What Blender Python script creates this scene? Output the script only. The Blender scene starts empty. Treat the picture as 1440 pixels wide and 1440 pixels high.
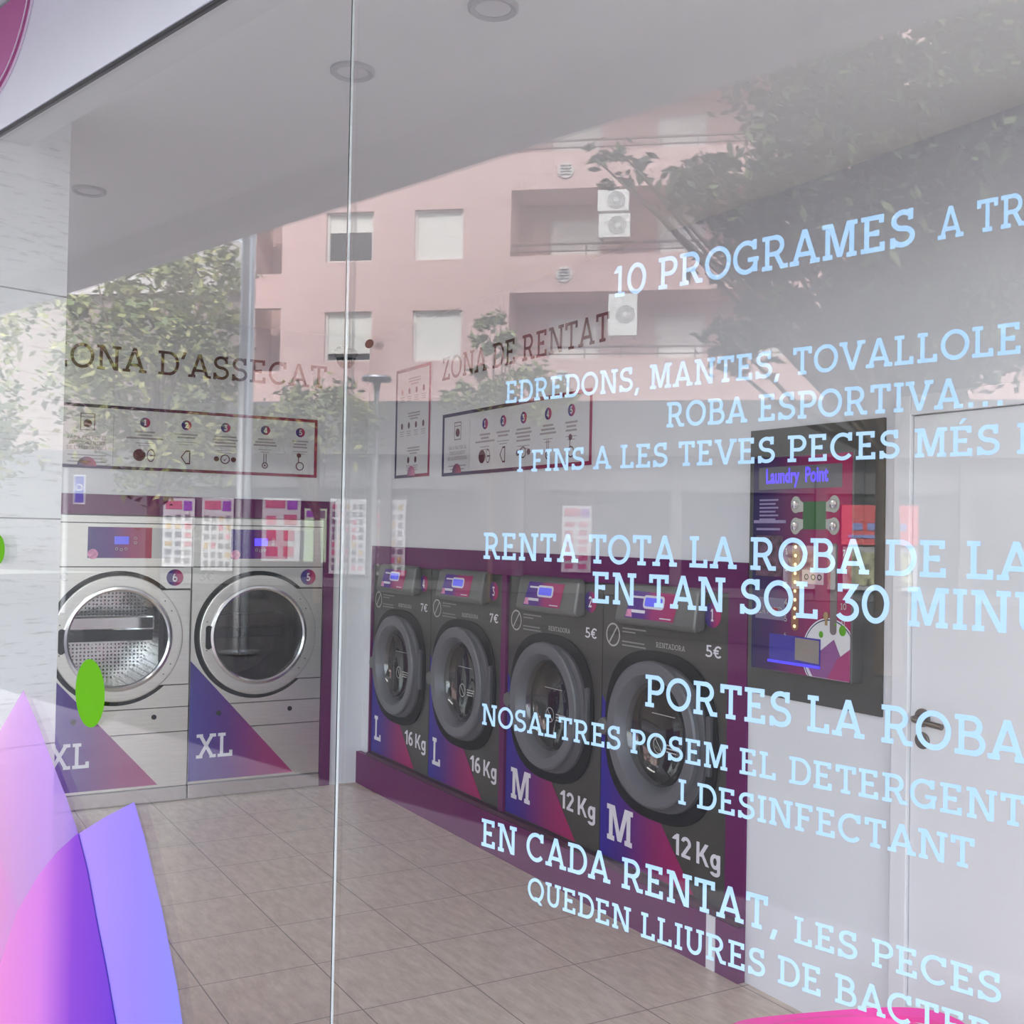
import bpy, bmesh, math, random
from mathutils import Vector, Matrix
random.seed(7)
SC = bpy.context.scene
COL = SC.collection

# ------------------------------------------------------------------ camera
cam = bpy.data.cameras.new('camera'); cam.sensor_width = 36; cam.lens = 39.125; cam.clip_end = 500
co = bpy.data.objects.new('camera', cam); COL.objects.link(co); SC.camera = co
Rm = Matrix(((0.8643, -0.0260, -0.5023), (-0.5027, -0.0082, -0.8644), (0.0184, 0.9996, -0.0201)))
EYE = Vector((0, 0, 1.55))
co.matrix_world = Matrix.Translation(EYE) @ Rm.to_4x4()

# ------------------------------------------------------------------ world, sun, exposure
w = bpy.data.worlds.new('sky'); SC.world = w; w.use_nodes = True
nt = w.node_tree; bg = nt.nodes['Background']
sky = nt.nodes.new('ShaderNodeTexSky'); sky.sky_type = 'NISHITA'; sky.sun_disc = False
sky.sun_elevation = math.radians(48); sky.sun_rotation = math.radians(100); sky.dust_density = 2.0
hs = nt.nodes.new('ShaderNodeHueSaturation'); hs.inputs['Saturation'].default_value = .42
nt.links.new(sky.outputs[0], hs.inputs['Color']); nt.links.new(hs.outputs[0], bg.inputs[0]); bg.inputs[1].default_value = 0.70
sun = bpy.data.lights.new('sun', 'SUN'); sun.energy = 5.2; sun.angle = math.radians(3); sun.color = (1, .95, .88)
so = bpy.data.objects.new('sun', sun); COL.objects.link(so)
so.rotation_euler = Vector((-0.80, 0.52, -0.90)).to_track_quat('-Z', 'Y').to_euler()
so.location = (10, -6, 12)
vs = SC.view_settings
vs.view_transform = 'Standard'; vs.look = 'None'; vs.exposure = 0.88; vs.gamma = 1.0
try: vs.use_curve_mapping = False
except Exception: pass
SC.cycles.transparent_max_bounces = 20
SC.cycles.max_bounces = 10; SC.cycles.diffuse_bounces = 5; SC.cycles.glossy_bounces = 5
SC.cycles.sample_clamp_indirect = 6

# ------------------------------------------------------------------ frames of reference
GN = Vector((0.9641, 0.2656, 0)).normalized()      # glass normal, into the shop
GG = Vector((-GN.y, GN.x, 0))                       # along the glass, away from the viewer
GD = 1.15                                           # glass plane: p . GN = GD
def gl(s, n, z): p = GN * n + GG * s; return Vector((p.x, p.y, z))
def street(r, f, z):
    """A point across the street: r metres along, f metres away, as the shop window mirrors it."""
    fw = Vector((0.5030, 0.8643, 0)); rt = Vector((0.8643, -0.5030, 0))
    p = fw * f + rt * r
    p = p - GN * (2 * (p.dot(GN) - GD))
    return Vector((p.x, p.y, z))
FE = Vector((0.7638, -0.6455, 0)); FN = Vector((0.6455, 0.7638, 0)); FD = 29.54
def fac(a, dep, z):
    """Point on the opposite facade: a along it, dep into the building, z up."""
    p = FE * a + FN * (FD + dep)
    p = p - GN * (2 * (p.dot(GN) - GD))
    return Vector((p.x, p.y, z))

# ------------------------------------------------------------------ materials
MATS = {}
def pm(name, col, rough=.5, metal=0., emit=None, es=0., noise=0., nscale=30., stretch=(1, 1, 1), bump=0., spec=.5, coat=0., trans=0.):
    if name in MATS: return MATS[name]
    m = bpy.data.materials.new(name); m.use_nodes = True; t = m.node_tree; b = t.nodes['Principled BSDF']
    b.inputs['Base Color'].default_value = (*col, 1); b.inputs['Roughness'].default_value = rough
    b.inputs['Metallic'].default_value = metal; b.inputs['Specular IOR Level'].default_value = spec
    b.inputs['Coat Weight'].default_value = coat
    b.inputs['Transmission Weight'].default_value = trans
    if emit: b.inputs['Emission Color'].default_value = (*emit, 1); b.inputs['Emission Strength'].default_value = es
    if noise or bump:
        tc = t.nodes.new('ShaderNodeTexCoord'); mp = t.nodes.new('ShaderNodeMapping'); mp.inputs['Scale'].default_value = stretch
        n = t.nodes.new('ShaderNodeTexNoise'); n.inputs['Scale'].default_value = nscale; n.inputs['Detail'].default_value = 6
        t.links.new(tc.outputs['Object'], mp.inputs[0]); t.links.new(mp.outputs[0], n.inputs['Vector'])
        if noise:
            r = t.nodes.new('ShaderNodeValToRGB')
            r.color_ramp.elements[0].position = .3; r.color_ramp.elements[1].position = .7
            r.color_ramp.elements[0].color = (*[max(0, c * (1 - noise)) for c in col], 1)
            r.color_ramp.elements[1].color = (*[min(1, c * (1 + noise)) for c in col], 1)
            t.links.new(n.outputs['Fac'], r.inputs[0]); t.links.new(r.outputs[0], b.inputs['Base Color'])
        if bump:
            bp = t.nodes.new('ShaderNodeBump'); bp.inputs['Strength'].default_value = bump; bp.inputs['Distance'].default_value = .002
            t.links.new(n.outputs['Fac'], bp.inputs['Height']); t.links.new(bp.outputs[0], b.inputs['Normal'])
    MATS[name] = m; return m

def grad(name, stops, axis, lo, hi, rough=.4, alpha=1., spec=.2, emit=0.):
    """Printed colour gradient along one object axis; stops = [(pos, rgb)]."""
    if name in MATS: return MATS[name]
    m = bpy.data.materials.new(name); m.use_nodes = True; t = m.node_tree; b = t.nodes['Principled BSDF']
    b.inputs['Roughness'].default_value = rough; b.inputs['Specular IOR Level'].default_value = spec
    tc = t.nodes.new('ShaderNodeTexCoord'); sp = t.nodes.new('ShaderNodeSeparateXYZ')
    mr = t.nodes.new('ShaderNodeMapRange'); mr.inputs[1].default_value = lo; mr.inputs[2].default_value = hi
    r = t.nodes.new('ShaderNodeValToRGB'); el = r.color_ramp.elements
    while len(el) < len(stops): el.new(.5)
    for e, (p, c) in zip(el, stops): e.position = p; e.color = (*c, 1)
    t.links.new(tc.outputs['Object'], sp.inputs[0]); t.links.new(sp.outputs[axis], mr.inputs[0])
    t.links.new(mr.outputs[0], r.inputs[0]); t.links.new(r.outputs[0], b.inputs['Base Color'])
    if alpha < 1:
        o = t.nodes['Material Output']; mx = t.nodes.new('ShaderNodeMixShader'); tr = t.nodes.new('ShaderNodeBsdfTransparent')
        mx.inputs[0].default_value = alpha
        t.links.new(r.outputs[0], tr.inputs[0])
        t.links.new(tr.outputs[0], mx.inputs[1]); t.links.new(b.outputs[0], mx.inputs[2]); t.links.new(mx.outputs[0], o.inputs[0])
    MATS[name] = m; return m

def glass_mat(name, tint=(.97, .98, .975), f0=.045, gain=1.0, rough=0.):
    """Thin pane: clear, with Schlick reflection on each face."""
    if name in MATS: return MATS[name]
    m = bpy.data.materials.new(name); m.use_nodes = True; t = m.node_tree; t.nodes.remove(t.nodes['Principled BSDF'])
    o = t.nodes['Material Output']; g = t.nodes.new('ShaderNodeNewGeometry')
    d = t.nodes.new('ShaderNodeVectorMath'); d.operation = 'DOT_PRODUCT'
    t.links.new(g.outputs['Incoming'], d.inputs[0]); t.links.new(g.outputs['True Normal'], d.inputs[1])
    def M(op, a, b=None):
        n = t.nodes.new('ShaderNodeMath'); n.operation = op
        for i, v in enumerate((a, b)):
            if v is None: continue
            if isinstance(v, (int, float)): n.inputs[i].default_value = v
            else: t.links.new(v, n.inputs[i])
        return n.outputs[0]
    x = M('SUBTRACT', 1.0, M('ABSOLUTE', d.outputs['Value']))
    F = M('MULTIPLY', M('ADD', M('MULTIPLY', M('POWER', x, 5.0), 1 - f0), f0), gain)
    F = M('MINIMUM', F, 1.0)
    mx = t.nodes.new('ShaderNodeMixShader'); tr = t.nodes.new('ShaderNodeBsdfTransparent'); gy = t.nodes.new('ShaderNodeBsdfGlossy')
    tr.inputs[0].default_value = (*tint, 1); gy.inputs['Roughness'].default_value = rough; gy.inputs[0].default_value = (1, 1, 1, 1)
    t.links.new(F, mx.inputs[0]); t.links.new(tr.outputs[0], mx.inputs[1]); t.links.new(gy.outputs[0], mx.inputs[2]); t.links.new(mx.outputs[0], o.inputs[0])
    MATS[name] = m; return m

WHITE = pm('white_wall_paint', (.68, .68, .71), .6, noise=.02, nscale=4)
CEIL = pm('ceiling_paint', (.84, .85, .84), .8, noise=.015, nscale=3)
SOFFIT = pm('soffit_paint', (.79, .805, .795), .8, noise=.02, nscale=3)
MAGENTA = pm('magenta_laminate', (.115, .002, .085), .40, noise=.04, nscale=8, spec=.18)
STEEL = pm('brushed_steel', (.80, .80, .755), .34, 1.0, noise=.07, nscale=6, stretch=(1, 1, 40), bump=.05)
CHROME = pm('polished_steel', (.74, .74, .75), .16, 1.0, noise=.02, nscale=20)
DKSTEEL = pm('graphite_steel', (.070, .067, .061), .45, .55, noise=.06, nscale=5, stretch=(1, 1, 30))
RING = pm('grey_door_plastic', (.125, .125, .14), .40, .15, noise=.03, nscale=40)
RING2 = pm('dark_grey_door_plastic', (.07, .07, .08), .42, .1, noise=.03, nscale=40)
PODG = pm('grey_pod_plastic', (.13, .13, .125), .38, .3, noise=.03, nscale=30)
BLACK = pm('black_rubber', (.008, .008, .009), .6, noise=.1, nscale=60, spec=.12)
DARK = pm('dark_void', (.006, .006, .007), .7, noise=.1, nscale=20)
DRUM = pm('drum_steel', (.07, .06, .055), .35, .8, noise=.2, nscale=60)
DRUMB = pm('bright_drum_steel', (.74, .74, .74), .20, 1.0, noise=.55, nscale=26, bump=1.0)
LETW = pm('white_print', (.70, .68, .74), .5, noise=.02, nscale=50)
LETG = pm('pale_grey_print', (.42, .41, .40), .5, noise=.02, nscale=50)
LETP = pm('plum_vinyl', (.085, .006, .030), .45, noise=.05, nscale=30)
PANEL = pm('board_white', (.62, .61, .63), .5, noise=.02, nscale=20)
PRINT = pm('grey_print', (.32, .27, .29), .5, noise=.05, nscale=80)
BLUELED = pm('blue_led', (.02, .02, .2), .4, emit=(.06, .03, 1.0), es=1.3)
BLUESCR = pm('blue_lcd', (.05, .05, .5), .3, emit=(.10, .10, .75), es=.35)
VINYL = pm('pale_blue_vinyl', (.45, .66, .92), .5, noise=.02, nscale=15)
GREEN = pm('green_vinyl', (.095, .32, .002), .6, noise=.03, nscale=10, spec=.08)
BADGE = [(.30, (.03, .01, .17)), (.75, (.36, .01, .11))]
TRI = [(0.02, (.018, .008, .26)), (.30, (.055, .006, .19)), (.62, (.22, .006, .11)), (1.0, (.33, .006, .10))]

# ------------------------------------------------------------------ mesh builder
class MB:
    def __init__(self, xf=None): self.bm = bmesh.new(); self.xf = xf or (lambda x, y, z: Vector((x, y, z))); self.mi = 0
    def v(self, x, y, z): return self.bm.verts.new(self.xf(x, y, z))
    def face(self, vs):
        try: f = self.bm.faces.new(vs); f.material_index = self.mi; return f
        except ValueError: return None
    def hexa(self, P):
        q = [self.bm.verts.new(p) for p in P]
        for i in ((0, 1, 2, 3), (7, 6, 5, 4), (0, 4, 5, 1), (1, 5, 6, 2), (2, 6, 7, 3), (3, 7, 4, 0)): self.face([q[k] for k in i])
        return self
    def box(self, x0, x1, y0, y1, z0, z1):
        f = self.xf
        return self.hexa([f(x0, y0, z0), f(x1, y0, z0), f(x1, y1, z0), f(x0, y1, z0), f(x0, y0, z1), f(x1, y0, z1), f(x1, y1, z1), f(x0, y1, z1)])
    def prism(self, pts, y0, y1):
        a = [self.v(x, y0, z) for x, z in pts]; b = [self.v(x, y1, z) for x, z in pts]
        self.face(a); self.face(b[::-1]); n = len(pts)
        for i in range(n): self.face([a[i], b[i], b[(i + 1) % n], a[(i + 1) % n]])
        return self
    def poly(self, pts, y=0): self.face([self.v(x, y, z) for x, z in pts]); return self
    def loops(self, rings, cap0=False, cap1=False):
        R = [[self.v(*p) for p in r] for r in rings]
        for a, b in zip(R, R[1:]):
            n = len(a)
            for i in range(n): self.face([a[i], a[(i + 1) % n], b[(i + 1) % n], b[i]])
        if cap0: self.face(R[0])
        if cap1: self.face(R[-1][::-1])
        return self
    def lathe(self, prof, cx, cz, seg=56, cap0=False, cap1=False, sx=1., sz=1.):
        return self.loops([[(cx + sx * r * math.cos(2 * math.pi * i / seg), y, cz + sz * r * math.sin(2 * math.pi * i / seg)) for i in range(seg)] for r, y in prof], cap0, cap1)
    def disc(self, cx, cz, r, y0, y1, seg=32, sx=1., sz=1.): return self.lathe([(r, y0), (r, y1)], cx, cz, seg, True, True, sx, sz)
    def ring(self, cx, cz, r0, r1, y, seg=40, sx=1., sz=1.): return self.lathe([(r0, y), (r1, y)], cx, cz, seg, sx=sx, sz=sz)
    def holed(self, x0, x1, z0, z1, cx, cz, r, y0, y1, seg=64):
        """Plate with a round hole."""
        inn = []; out = []
        angs = sorted([2 * math.pi * i / seg for i in range(seg)] + [math.atan2(z - cz, x - cx) % (2 * math.pi) for x in (x0, x1) for z in (z0, z1)])
        for a in angs:
            c, s = math.cos(a), math.sin(a)
            k = min((((x1 - cx) if c > 0 else (x0 - cx)) / c) if abs(c) > 1e-9 else 9e9, (((z1 - cz) if s > 0 else (z0 - cz)) / s) if abs(s) > 1e-9 else 9e9)
            out.append((cx + c * k, cz + s * k)); inn.append((cx + c * r, cz + s * r))
        f = lambda L, y: [(x, y, z) for x, z in L]
        return self.loops([f(inn, y1), f(inn, y0), f(out, y0), f(out, y1), f(inn, y1)])
    def tube(self, pts, r, seg=10, r1=None):
        pts = [self.xf(*p) for p in pts]; R = []
        n = len(pts)
        for i, p in enumerate(pts):
            d = (pts[min(i + 1, n - 1)] - pts[max(i - 1, 0)]).normalized()
            a = d.orthogonal().normalized() if i == 0 else (R[-1][1] - d * R[-1][1].dot(d)).normalized()
            rr = r if r1 is None else r + (r1 - r) * i / (n - 1)
            R.append(([p + a * (rr * math.cos(2 * math.pi * k / seg)) + d.cross(a) * (rr * math.sin(2 * math.pi * k / seg)) for k in range(seg)], a))
        V = [[self.bm.verts.new(q) for q in ring] for ring, _ in R]
        for a, b in zip(V, V[1:]):
            for i in range(seg): self.face([a[i], a[(i + 1) % seg], b[(i + 1) % seg], b[i]])
        self.face(V[0][::-1]); self.face(V[-1]); return self
    def build(self, name, mats, parent=None, smooth=False, bevel=0., recalc=True, segs=2):
        if recalc: bmesh.ops.recalc_face_normals(self.bm, faces=self.bm.faces)
        me = bpy.data.meshes.new(name); self.bm.to_mesh(me); self.bm.free()
        for m in (mats if isinstance(mats, (list, tuple)) else [mats]): me.materials.append(m)
        o = bpy.data.objects.new(name, me); COL.objects.link(o)
        if parent: o.parent = parent
        if smooth:
            for p in me.polygons: p.use_smooth = True
            try: me.set_sharp_from_angle(angle=math.radians(35))
            except Exception: pass
        if bevel:
            b = o.modifiers.new('soft_edge', 'BEVEL'); b.width = bevel; b.segments = segs; b.limit_method = 'ANGLE'; b.angle_limit = math.radians(40)
        return o

def tag(o, label=None, cat=None, group=None, kind=None):
    if label: o['label'] = label
    if cat: o['category'] = cat
    if group: o['group'] = group
    if kind: o['kind'] = kind
    return o
def empty(name, loc, rz, label, cat, group=None):
    o = bpy.data.objects.new(name, None); COL.objects.link(o); o.location = loc; o.rotation_euler = (0, 0, rz); o.empty_display_size = .1
    return tag(o, label, cat, group)
def struct(o): return tag(o, kind='structure')
def rrect(x0, x1, z0, z1, r, n=6):
    P = []
    for cx, cz, a0 in ((x1 - r, z1 - r, 0), (x0 + r, z1 - r, 90), (x0 + r, z0 + r, 180), (x1 - r, z0 + r, 270)):
        for i in range(n + 1):
            a = math.radians(a0 + 90 * i / n); P.append((cx + r * math.cos(a), cz + r * math.sin(a)))
    return P
def superell(cx, cz, rx, rz, p=2.6, n=64):
    P = []
    for i in range(n):
        a = 2 * math.pi * i / n; c, s = math.cos(a), math.sin(a)
        P.append((cx + rx * math.copysign(abs(c) ** (2 / p), c), cz + rz * math.copysign(abs(s) ** (2 / p), s)))
    return P

# ------------------------------------------------------------------ slab-serif lettering
def glyph(ch, t):
    h = t / 2; P = []
    def rect(x0, x1, y0, y1): P.append([(x0, y0), (x1, y0), (x1, y1), (x0, y1)])
    def V(x, y0=0., y1=1.): rect(x - h, x + h, y0, y1)
    def H(x0, x1, y, k=.92): rect(x0, x1, y - h * k, y + h * k)
    def S(x, y, l=.17): H(x - l, x + l, y)
    def D(x0, y0, x1, y1):
        L = math.hypot(x1 - x0, y1 - y0); q = h * L / max(abs(y1 - y0), .05)
        P.append([(x0 - q, y0), (x0 + q, y0), (x1 + q, y1), (x1 - q, y1)])
    def A(cx, cy, rx, ry, a0, a1):
        n = max(6, int(abs(a1 - a0) / 9)); o = []; i_ = []
        for k in range(n + 1):
            a = math.radians(a0 + (a1 - a0) * k / n); c, s = math.cos(a), math.sin(a)
            o.append((cx + (rx + h) * c, cy + (ry + h) * s)); i_.append((cx + (rx - h) * c, cy + (ry - h) * s))
        for k in range(n): P.append([i_[k], o[k], o[k + 1], i_[k + 1]])
    b = h * .92; T = 1 - b
    if ch in 'A': D(.10, 0, .43, 1); D(.77, 0, .43, 1); H(.24, .63, .30); S(.11, b, .15); S(.76, b, .15); return P, .88
    if ch == 'B': V(.17); H(0, .43, T); H(0, .46, b); H(.17, .43, .53); A(.42, (T + .53) / 2, .20, (T - .53) / 2, -90, 90); A(.46, (.53 + b) / 2, .24, (.53 - b) / 2, -90, 90); return P, .76
    if ch == 'C': A(.44, .5, .38, .5 - b, 48, 318); V(.72, .70, 1); return P, .83
    if ch == 'D': V(.17); H(0, .42, T); H(0, .42, b); A(.42, .5, .36, .5 - b, -90, 90); return P, .84
    if ch in 'EÉ':
        V(.17); H(0, .66, T); H(0, .69, b); H(.17, .50, .51); V(.66 - h, .77, 1); V(.69 - h, 0, .25); V(.50 - h * .6, .43, .59)
        if ch == 'É': P.append([(.26, 1.08), (.36, 1.08), (.52, 1.26), (.38, 1.26)])
        return P, .73
    if ch == 'F': V(.17); H(0, .66, T); S(.17, b); H(.17, .50, .50); V(.66 - h, .77, 1); V(.50 - h * .6, .42, .58); return P, .70
    if ch == 'G': A(.44, .5, .38, .5 - b, 48, 330); V(.73, .70, 1); V(.76, .05, .42); H(.50, .88, .42); return P, .88
    if ch == 'H': V(.17); V(.73); H(.17, .73, .5); [S(x, y) for x in (.17, .73) for y in (b, T)]; return P, .90
    if ch == 'I': V(.18); S(.18, b); S(.18, T); return P, .36
    if ch == 'K': V(.17); S(.17, b); S(.17, T); D(.24, .40, .64, 1); D(.76, 0, .36, .58); S(.64, T, .14); S(.76, b, .13); return P, .86
    if ch == 'L': V(.17); S(.17, T); H(0, .66, b); V(.66 - h, 0, .26); return P, .69
    if ch == 'M': V(.17); V(.89); D(.17 + h, 1, .53, .04); D(.89 - h, 1, .53, .04); S(.17, b, .15); S(.89, b, .15); H(0, .25, T); H(.81, 1.06, T); return P, 1.06
    if ch == 'N': V(.17); V(.77); D(.17 + h * .5, 1, .77 - h * .5, 0); S(.17, b, .15); H(0, .25, T); S(.77, T, .17); return P, .94
    if ch == 'O': A(.45, .5, .39, .5 - b, 0, 360); return P, .90
    if ch in 'PR':
        V(.17); S(.17, b); H(0, .43, T); H(.17, .43, .46); A(.42, (T + .46) / 2, .24, (T - .46) / 2, -90, 90)
        if ch == 'R': D(.70, 0, .46, .46); H(.62, .86, b)
        return P, (.72 if ch == 'P' else .85)
    if ch == 'Q': A(.45, .5, .39, .5 - b, 0, 360); D(.76, -.10, .48, .20); return P, .90
    if ch == 'S':
        A(.36, .5 + (T - .5) / 2, .25, (T - .5) / 2, 25, 270); A(.36, .5 - (.5 - b) / 2, .27, (.5 - b) / 2, 90, -155)
        V(.58, .70, 1); V(.09, 0, .28); return P, .70
    if ch == 'T': V(.37); S(.37, b); H(0, .74, T); V(h, .74, 1); V(.74 - h, .74, 1); return P, .74
    if ch == 'U': V(.17, .36); V(.69, .36); A(.43, .36, .26, .36 - b, 180, 360); S(.17, T); S(.69, T); return P, .86
    if ch == 'V': D(.44, 0, .10, 1); D(.44, 0, .77, 1); S(.11, T, .15); S(.76, T, .15); return P, .88
    if ch == 'X': D(.11, 0, .70, 1); D(.71, 0, .13, 1); S(.12, b, .14); S(.71, b, .14); S(.13, T, .14); S(.70, T, .14); return P, .83
    if ch == 'Z': H(.03, .66, T); H(0, .69, b); D(.09, 0, .60, 1); V(.05 + h, .76, 1); V(.69 - h, 0, .25); return P, .70
    if ch == '0': A(.37, .5, .31, .5 - b, 0, 360); return P, .74
    if ch == '1': V(.24); S(.24, b, .2); D(.06, .78, .22, 1); return P, .46
    if ch == '2': A(.33, .70, .25, .30 - b, -25, 165); D(.06, 0, .54, .60); H(.03, .64, b); V(.64 - h, 0, .2); return P, .66
    if ch == '3': H(.05, .60, T); V(.05 + h, .78, 1); D(.28, .56, .58, 1); A(.32, .31, .28, .31 - b, 100, -150); return P, .66
    if ch == '4': V(.47); H(0, .66, .26); D(.04, .26, .47, 1); S(.47, b, .14); return P, .68
    if ch == '5': H(.12, .56, T); V(.12 + h, .52, 1); A(.31, .31, .28, .31 - b, 130, -150); return P, .66
    if ch == '6': A(.35, .32, .28, .32 - b, 0, 360); A(.47, .40, .40, .60 - b, 105, 180); return P, .70
    if ch == '7': H(.03, .62, T); V(.03 + h, .76, 1); D(.20, 0, .56, 1); return P, .64
    if ch == '€': A(.46, .5, .32, .5 - b, 45, 315); H(0, .50, .60); H(0, .48, .40); return P, .72
    if ch == ',': D(.04, -.18, .14, .12); return P, .24
    if ch == '.': rect(.10, .10 + t * 1.1, 0, t * 1.1); return P, .36
    if ch in "'’": D(.04, .72, .14, 1.02); return P, .22
    return P, .42
def layout(text, t, gap=.10, sp=.40):
    """[(word, polygons)], total width; cap height 1."""
    x = 0; out = []; cur = []; word = ''
    for ch in text:
        if ch == ' ':
            if cur: out.append((word, cur)); cur = []; word = ''
            x += sp; continue
        P, wd = glyph(ch, t)
        cur += [([(px + x, py) for px, py in q], j) for j, q in enumerate(P)]; word += ch; x += wd + gap
    if cur: out.append((word, cur))
    return out, x - gap
def lettering(mb, text, x0, z0, cap, t=.14, x1=None, y=-.001, fit=None):
    W, tot = layout(text, t); k = cap if x1 is None else (x1 - x0) / tot
    for _, P in W:
        for q, j in P: mb.poly([(x0 + px * k, z0 + pz * cap) for px, pz in q], y - j * 1.2e-5)
    return mb
def sans(name, text, size, mat, parent, x, y, z, sx=1., bold=.0, align='LEFT'):
    """Plain sans lettering, turned into a mesh facing -y."""
    c = bpy.data.curves.new(name, 'FONT'); c.body = text; c.size = size; c.offset = bold; c.align_x = align; c.resolution_u = 4
    o = bpy.data.objects.new(name, c); COL.objects.link(o)
    dg = bpy.context.evaluated_depsgraph_get(); me = bpy.data.meshes.new_from_object(o.evaluated_get(dg))
    COL.objects.unlink(o); bpy.data.objects.remove(o)
    me.transform(Matrix(((sx, 0, 0, x), (0, 0, -1, y), (0, 1, 0, z), (0, 0, 0, 1))))
    me.materials.clear(); me.materials.append(mat)
    r = bpy.data.objects.new(name, me); COL.objects.link(r)
    if parent: r.parent = parent
    return r

def grotesk(mb, text, x0, z0, cap, x1, t=.17, y=-.0013):
    """Bold plain lettering for the weights (figures, K, g)."""
    h = t / 2; out = []; x = 0
    for ch in text:
        P = []
        def V(c, a, b): P.append([(c - h, a), (c + h, a), (c + h, b), (c - h, b)])
        def H(a, b, c): P.append([(a, c - h * .9), (b, c - h * .9), (b, c + h * .9), (a, c + h * .9)])
        def D(xa, ya, xb, yb):
            q = h * math.hypot(xb - xa, yb - ya) / max(abs(yb - ya), .05); P.append([(xa - q, ya), (xa + q, ya), (xb + q, yb), (xb - q, yb)])
        def A(cx, cy, rx, ry, a0, a1):
            n = max(8, int(abs(a1 - a0) / 10)); o = []; i_ = []
            for k in range(n + 1):
                a = math.radians(a0 + (a1 - a0) * k / n); o.append((cx + (rx + h) * math.cos(a), cy + (ry + h) * math.sin(a))); i_.append((cx + (rx - h) * math.cos(a), cy + (ry - h) * math.sin(a)))
            for k in range(n): P.append([i_[k], o[k], o[k + 1], i_[k + 1]])
        wd = .56
        if ch == '1': V(.30, 0, 1); D(.06, .70, .26, .93); wd = .46
        elif ch == '2': A(.28, .70, .20, .21, -30, 170); D(.10, .08, .46, .62); H(.02, .54, h * .9)
        elif ch == '6': A(.28, .31, .20, .225, 0, 360); A(.37, .42, .29, .49, 75, 190)
        elif ch == 'K': V(.09, 0, 1); D(.20, .36, .58, 1); D(.62, 0, .30, .55); wd = .72
        elif ch == 'g': V(.47, -.10, .72); A(.27, .37, .18, .26, 0, 360); A(.27, -.08, .20, .13, 200, 360); wd = .57
        else: wd = .22
        out += [[(a + x, b) for a, b in q] for q in P]; x += wd + .05
    k = (x1 - x0) / (x - .05)
    for j, q in enumerate(out): mb.poly([(x0 + a * k, z0 + b * cap) for a, b in q], y - j * 8e-6)
    return mb

# ================================================================== THE SHOP ROOM
WX = 2.70; BY = 6.454; CZ = 2.75
# floor
fm = bpy.data.materials.new('beige_floor_tile'); fm.use_nodes = True; t = fm.node_tree; b = t.nodes['Principled BSDF']
tc = t.nodes.new('ShaderNodeTexCoord'); sp = t.nodes.new('ShaderNodeSeparateXYZ'); t.links.new(tc.outputs['Object'], sp.inputs[0])
def mnode(op, a, b_=None, c=None):
    n = t.nodes.new('ShaderNodeMath'); n.operation = op
    for i, v in enumerate((a, b_, c)):
        if v is None: continue
        if isinstance(v, (int, float)): n.inputs[i].default_value = v
        else: t.links.new(v, n.inputs[i])
    return n.outputs[0]
def line_mask(out, off, pitch, wd):
    f = mnode('FRACT', mnode('DIVIDE', mnode('SUBTRACT', out, off - 20 * pitch - wd / 2), pitch)); return mnode('LESS_THAN', f, wd / pitch)
mk = mnode('MAXIMUM', line_mask(sp.outputs[0], 1.437, .411, .0045), line_mask(sp.outputs[1], 3.378, .4325, .0045))
mp = t.nodes.new('ShaderNodeMapping'); mp.inputs['Scale'].default_value = (6, 1.6, 1); t.links.new(tc.outputs['Object'], mp.inputs[0])
n1 = t.nodes.new('ShaderNodeTexNoise'); n1.inputs['Scale'].default_value = 5; n1.inputs['Detail'].default_value = 9; n1.inputs['Roughness'].default_value = .7
t.links.new(mp.outputs[0], n1.inputs['Vector'])
cr = t.nodes.new('ShaderNodeValToRGB'); cr.color_ramp.elements[0].position = .3; cr.color_ramp.elements[1].position = .72
cr.color_ramp.elements[0].color = (.42, .33, .25, 1); cr.color_ramp.elements[1].color = (.68, .58, .47, 1)
t.links.new(n1.outputs['Fac'], cr.inputs[0])
mx = t.nodes.new('ShaderNodeMix'); mx.data_type = 'RGBA'; t.links.new(mk, mx.inputs[0]); t.links.new(cr.outputs[0], mx.inputs[6]); mx.inputs[7].default_value = (.16, .13, .11, 1)
t.links.new(mx.outputs[2], b.inputs['Base Color']); b.inputs['Roughness'].default_value = .30
def quadslab(pts, z0, z1): return MB().hexa([Vector((*p, z0)) for p in pts] + [Vector((*p, z1)) for p in pts])
SL, SR = 6.75, -3.3         # glass line extent, away from and towards the viewer
inside = [gl(SR, GD + .03, 0), gl(SL, GD + .03, 0)]
FL = [(inside[0].x, inside[0].y), (WX + .9, inside[0].y - .9), (WX + .9, BY + .9), (inside[1].x, BY + .9)]
struct(quadslab(FL, -.12, 0).build('floor', fm))
struct(quadslab(FL, CZ, CZ + .15).build('ceiling', CEIL))
# wall with the washers: niche below 1.465 between Y 2.967 and 6.31
for q_ in ((WX, WX + .9, -3.9, 2.967, 0, CZ), (WX, WX + .9, 2.967, BY, 1.465, CZ), (WX, WX + .9, 6.325, BY, 0, 1.465), (WX + .75, WX + .9, 2.967, 6.325, 0, 1.465)): struct(MB().box(*q_).build('wall_right', WHITE))
# wall with the dryers: niche X -.1 .. 2.49, z 0 .. 1.73
for q_ in ((-.75, WX + .9, BY, BY + .9, 1.73, CZ), (2.49, WX + .9, BY, BY + .9, 0, 1.73), (-.75, -.1, BY, BY + .9, 0, 1.73), (-.1, 2.49, BY + .8, BY + .9, 0, 1.73)): struct(MB().box(*q_).build('wall_back', WHITE))
# end wall behind the viewer's side of the room
struct(MB(lambda x, y, z: gl(x, y, z)).box(SR - .15, SR, GD - .1, 3.8, 0, CZ).build('wall_front', WHITE))

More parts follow.
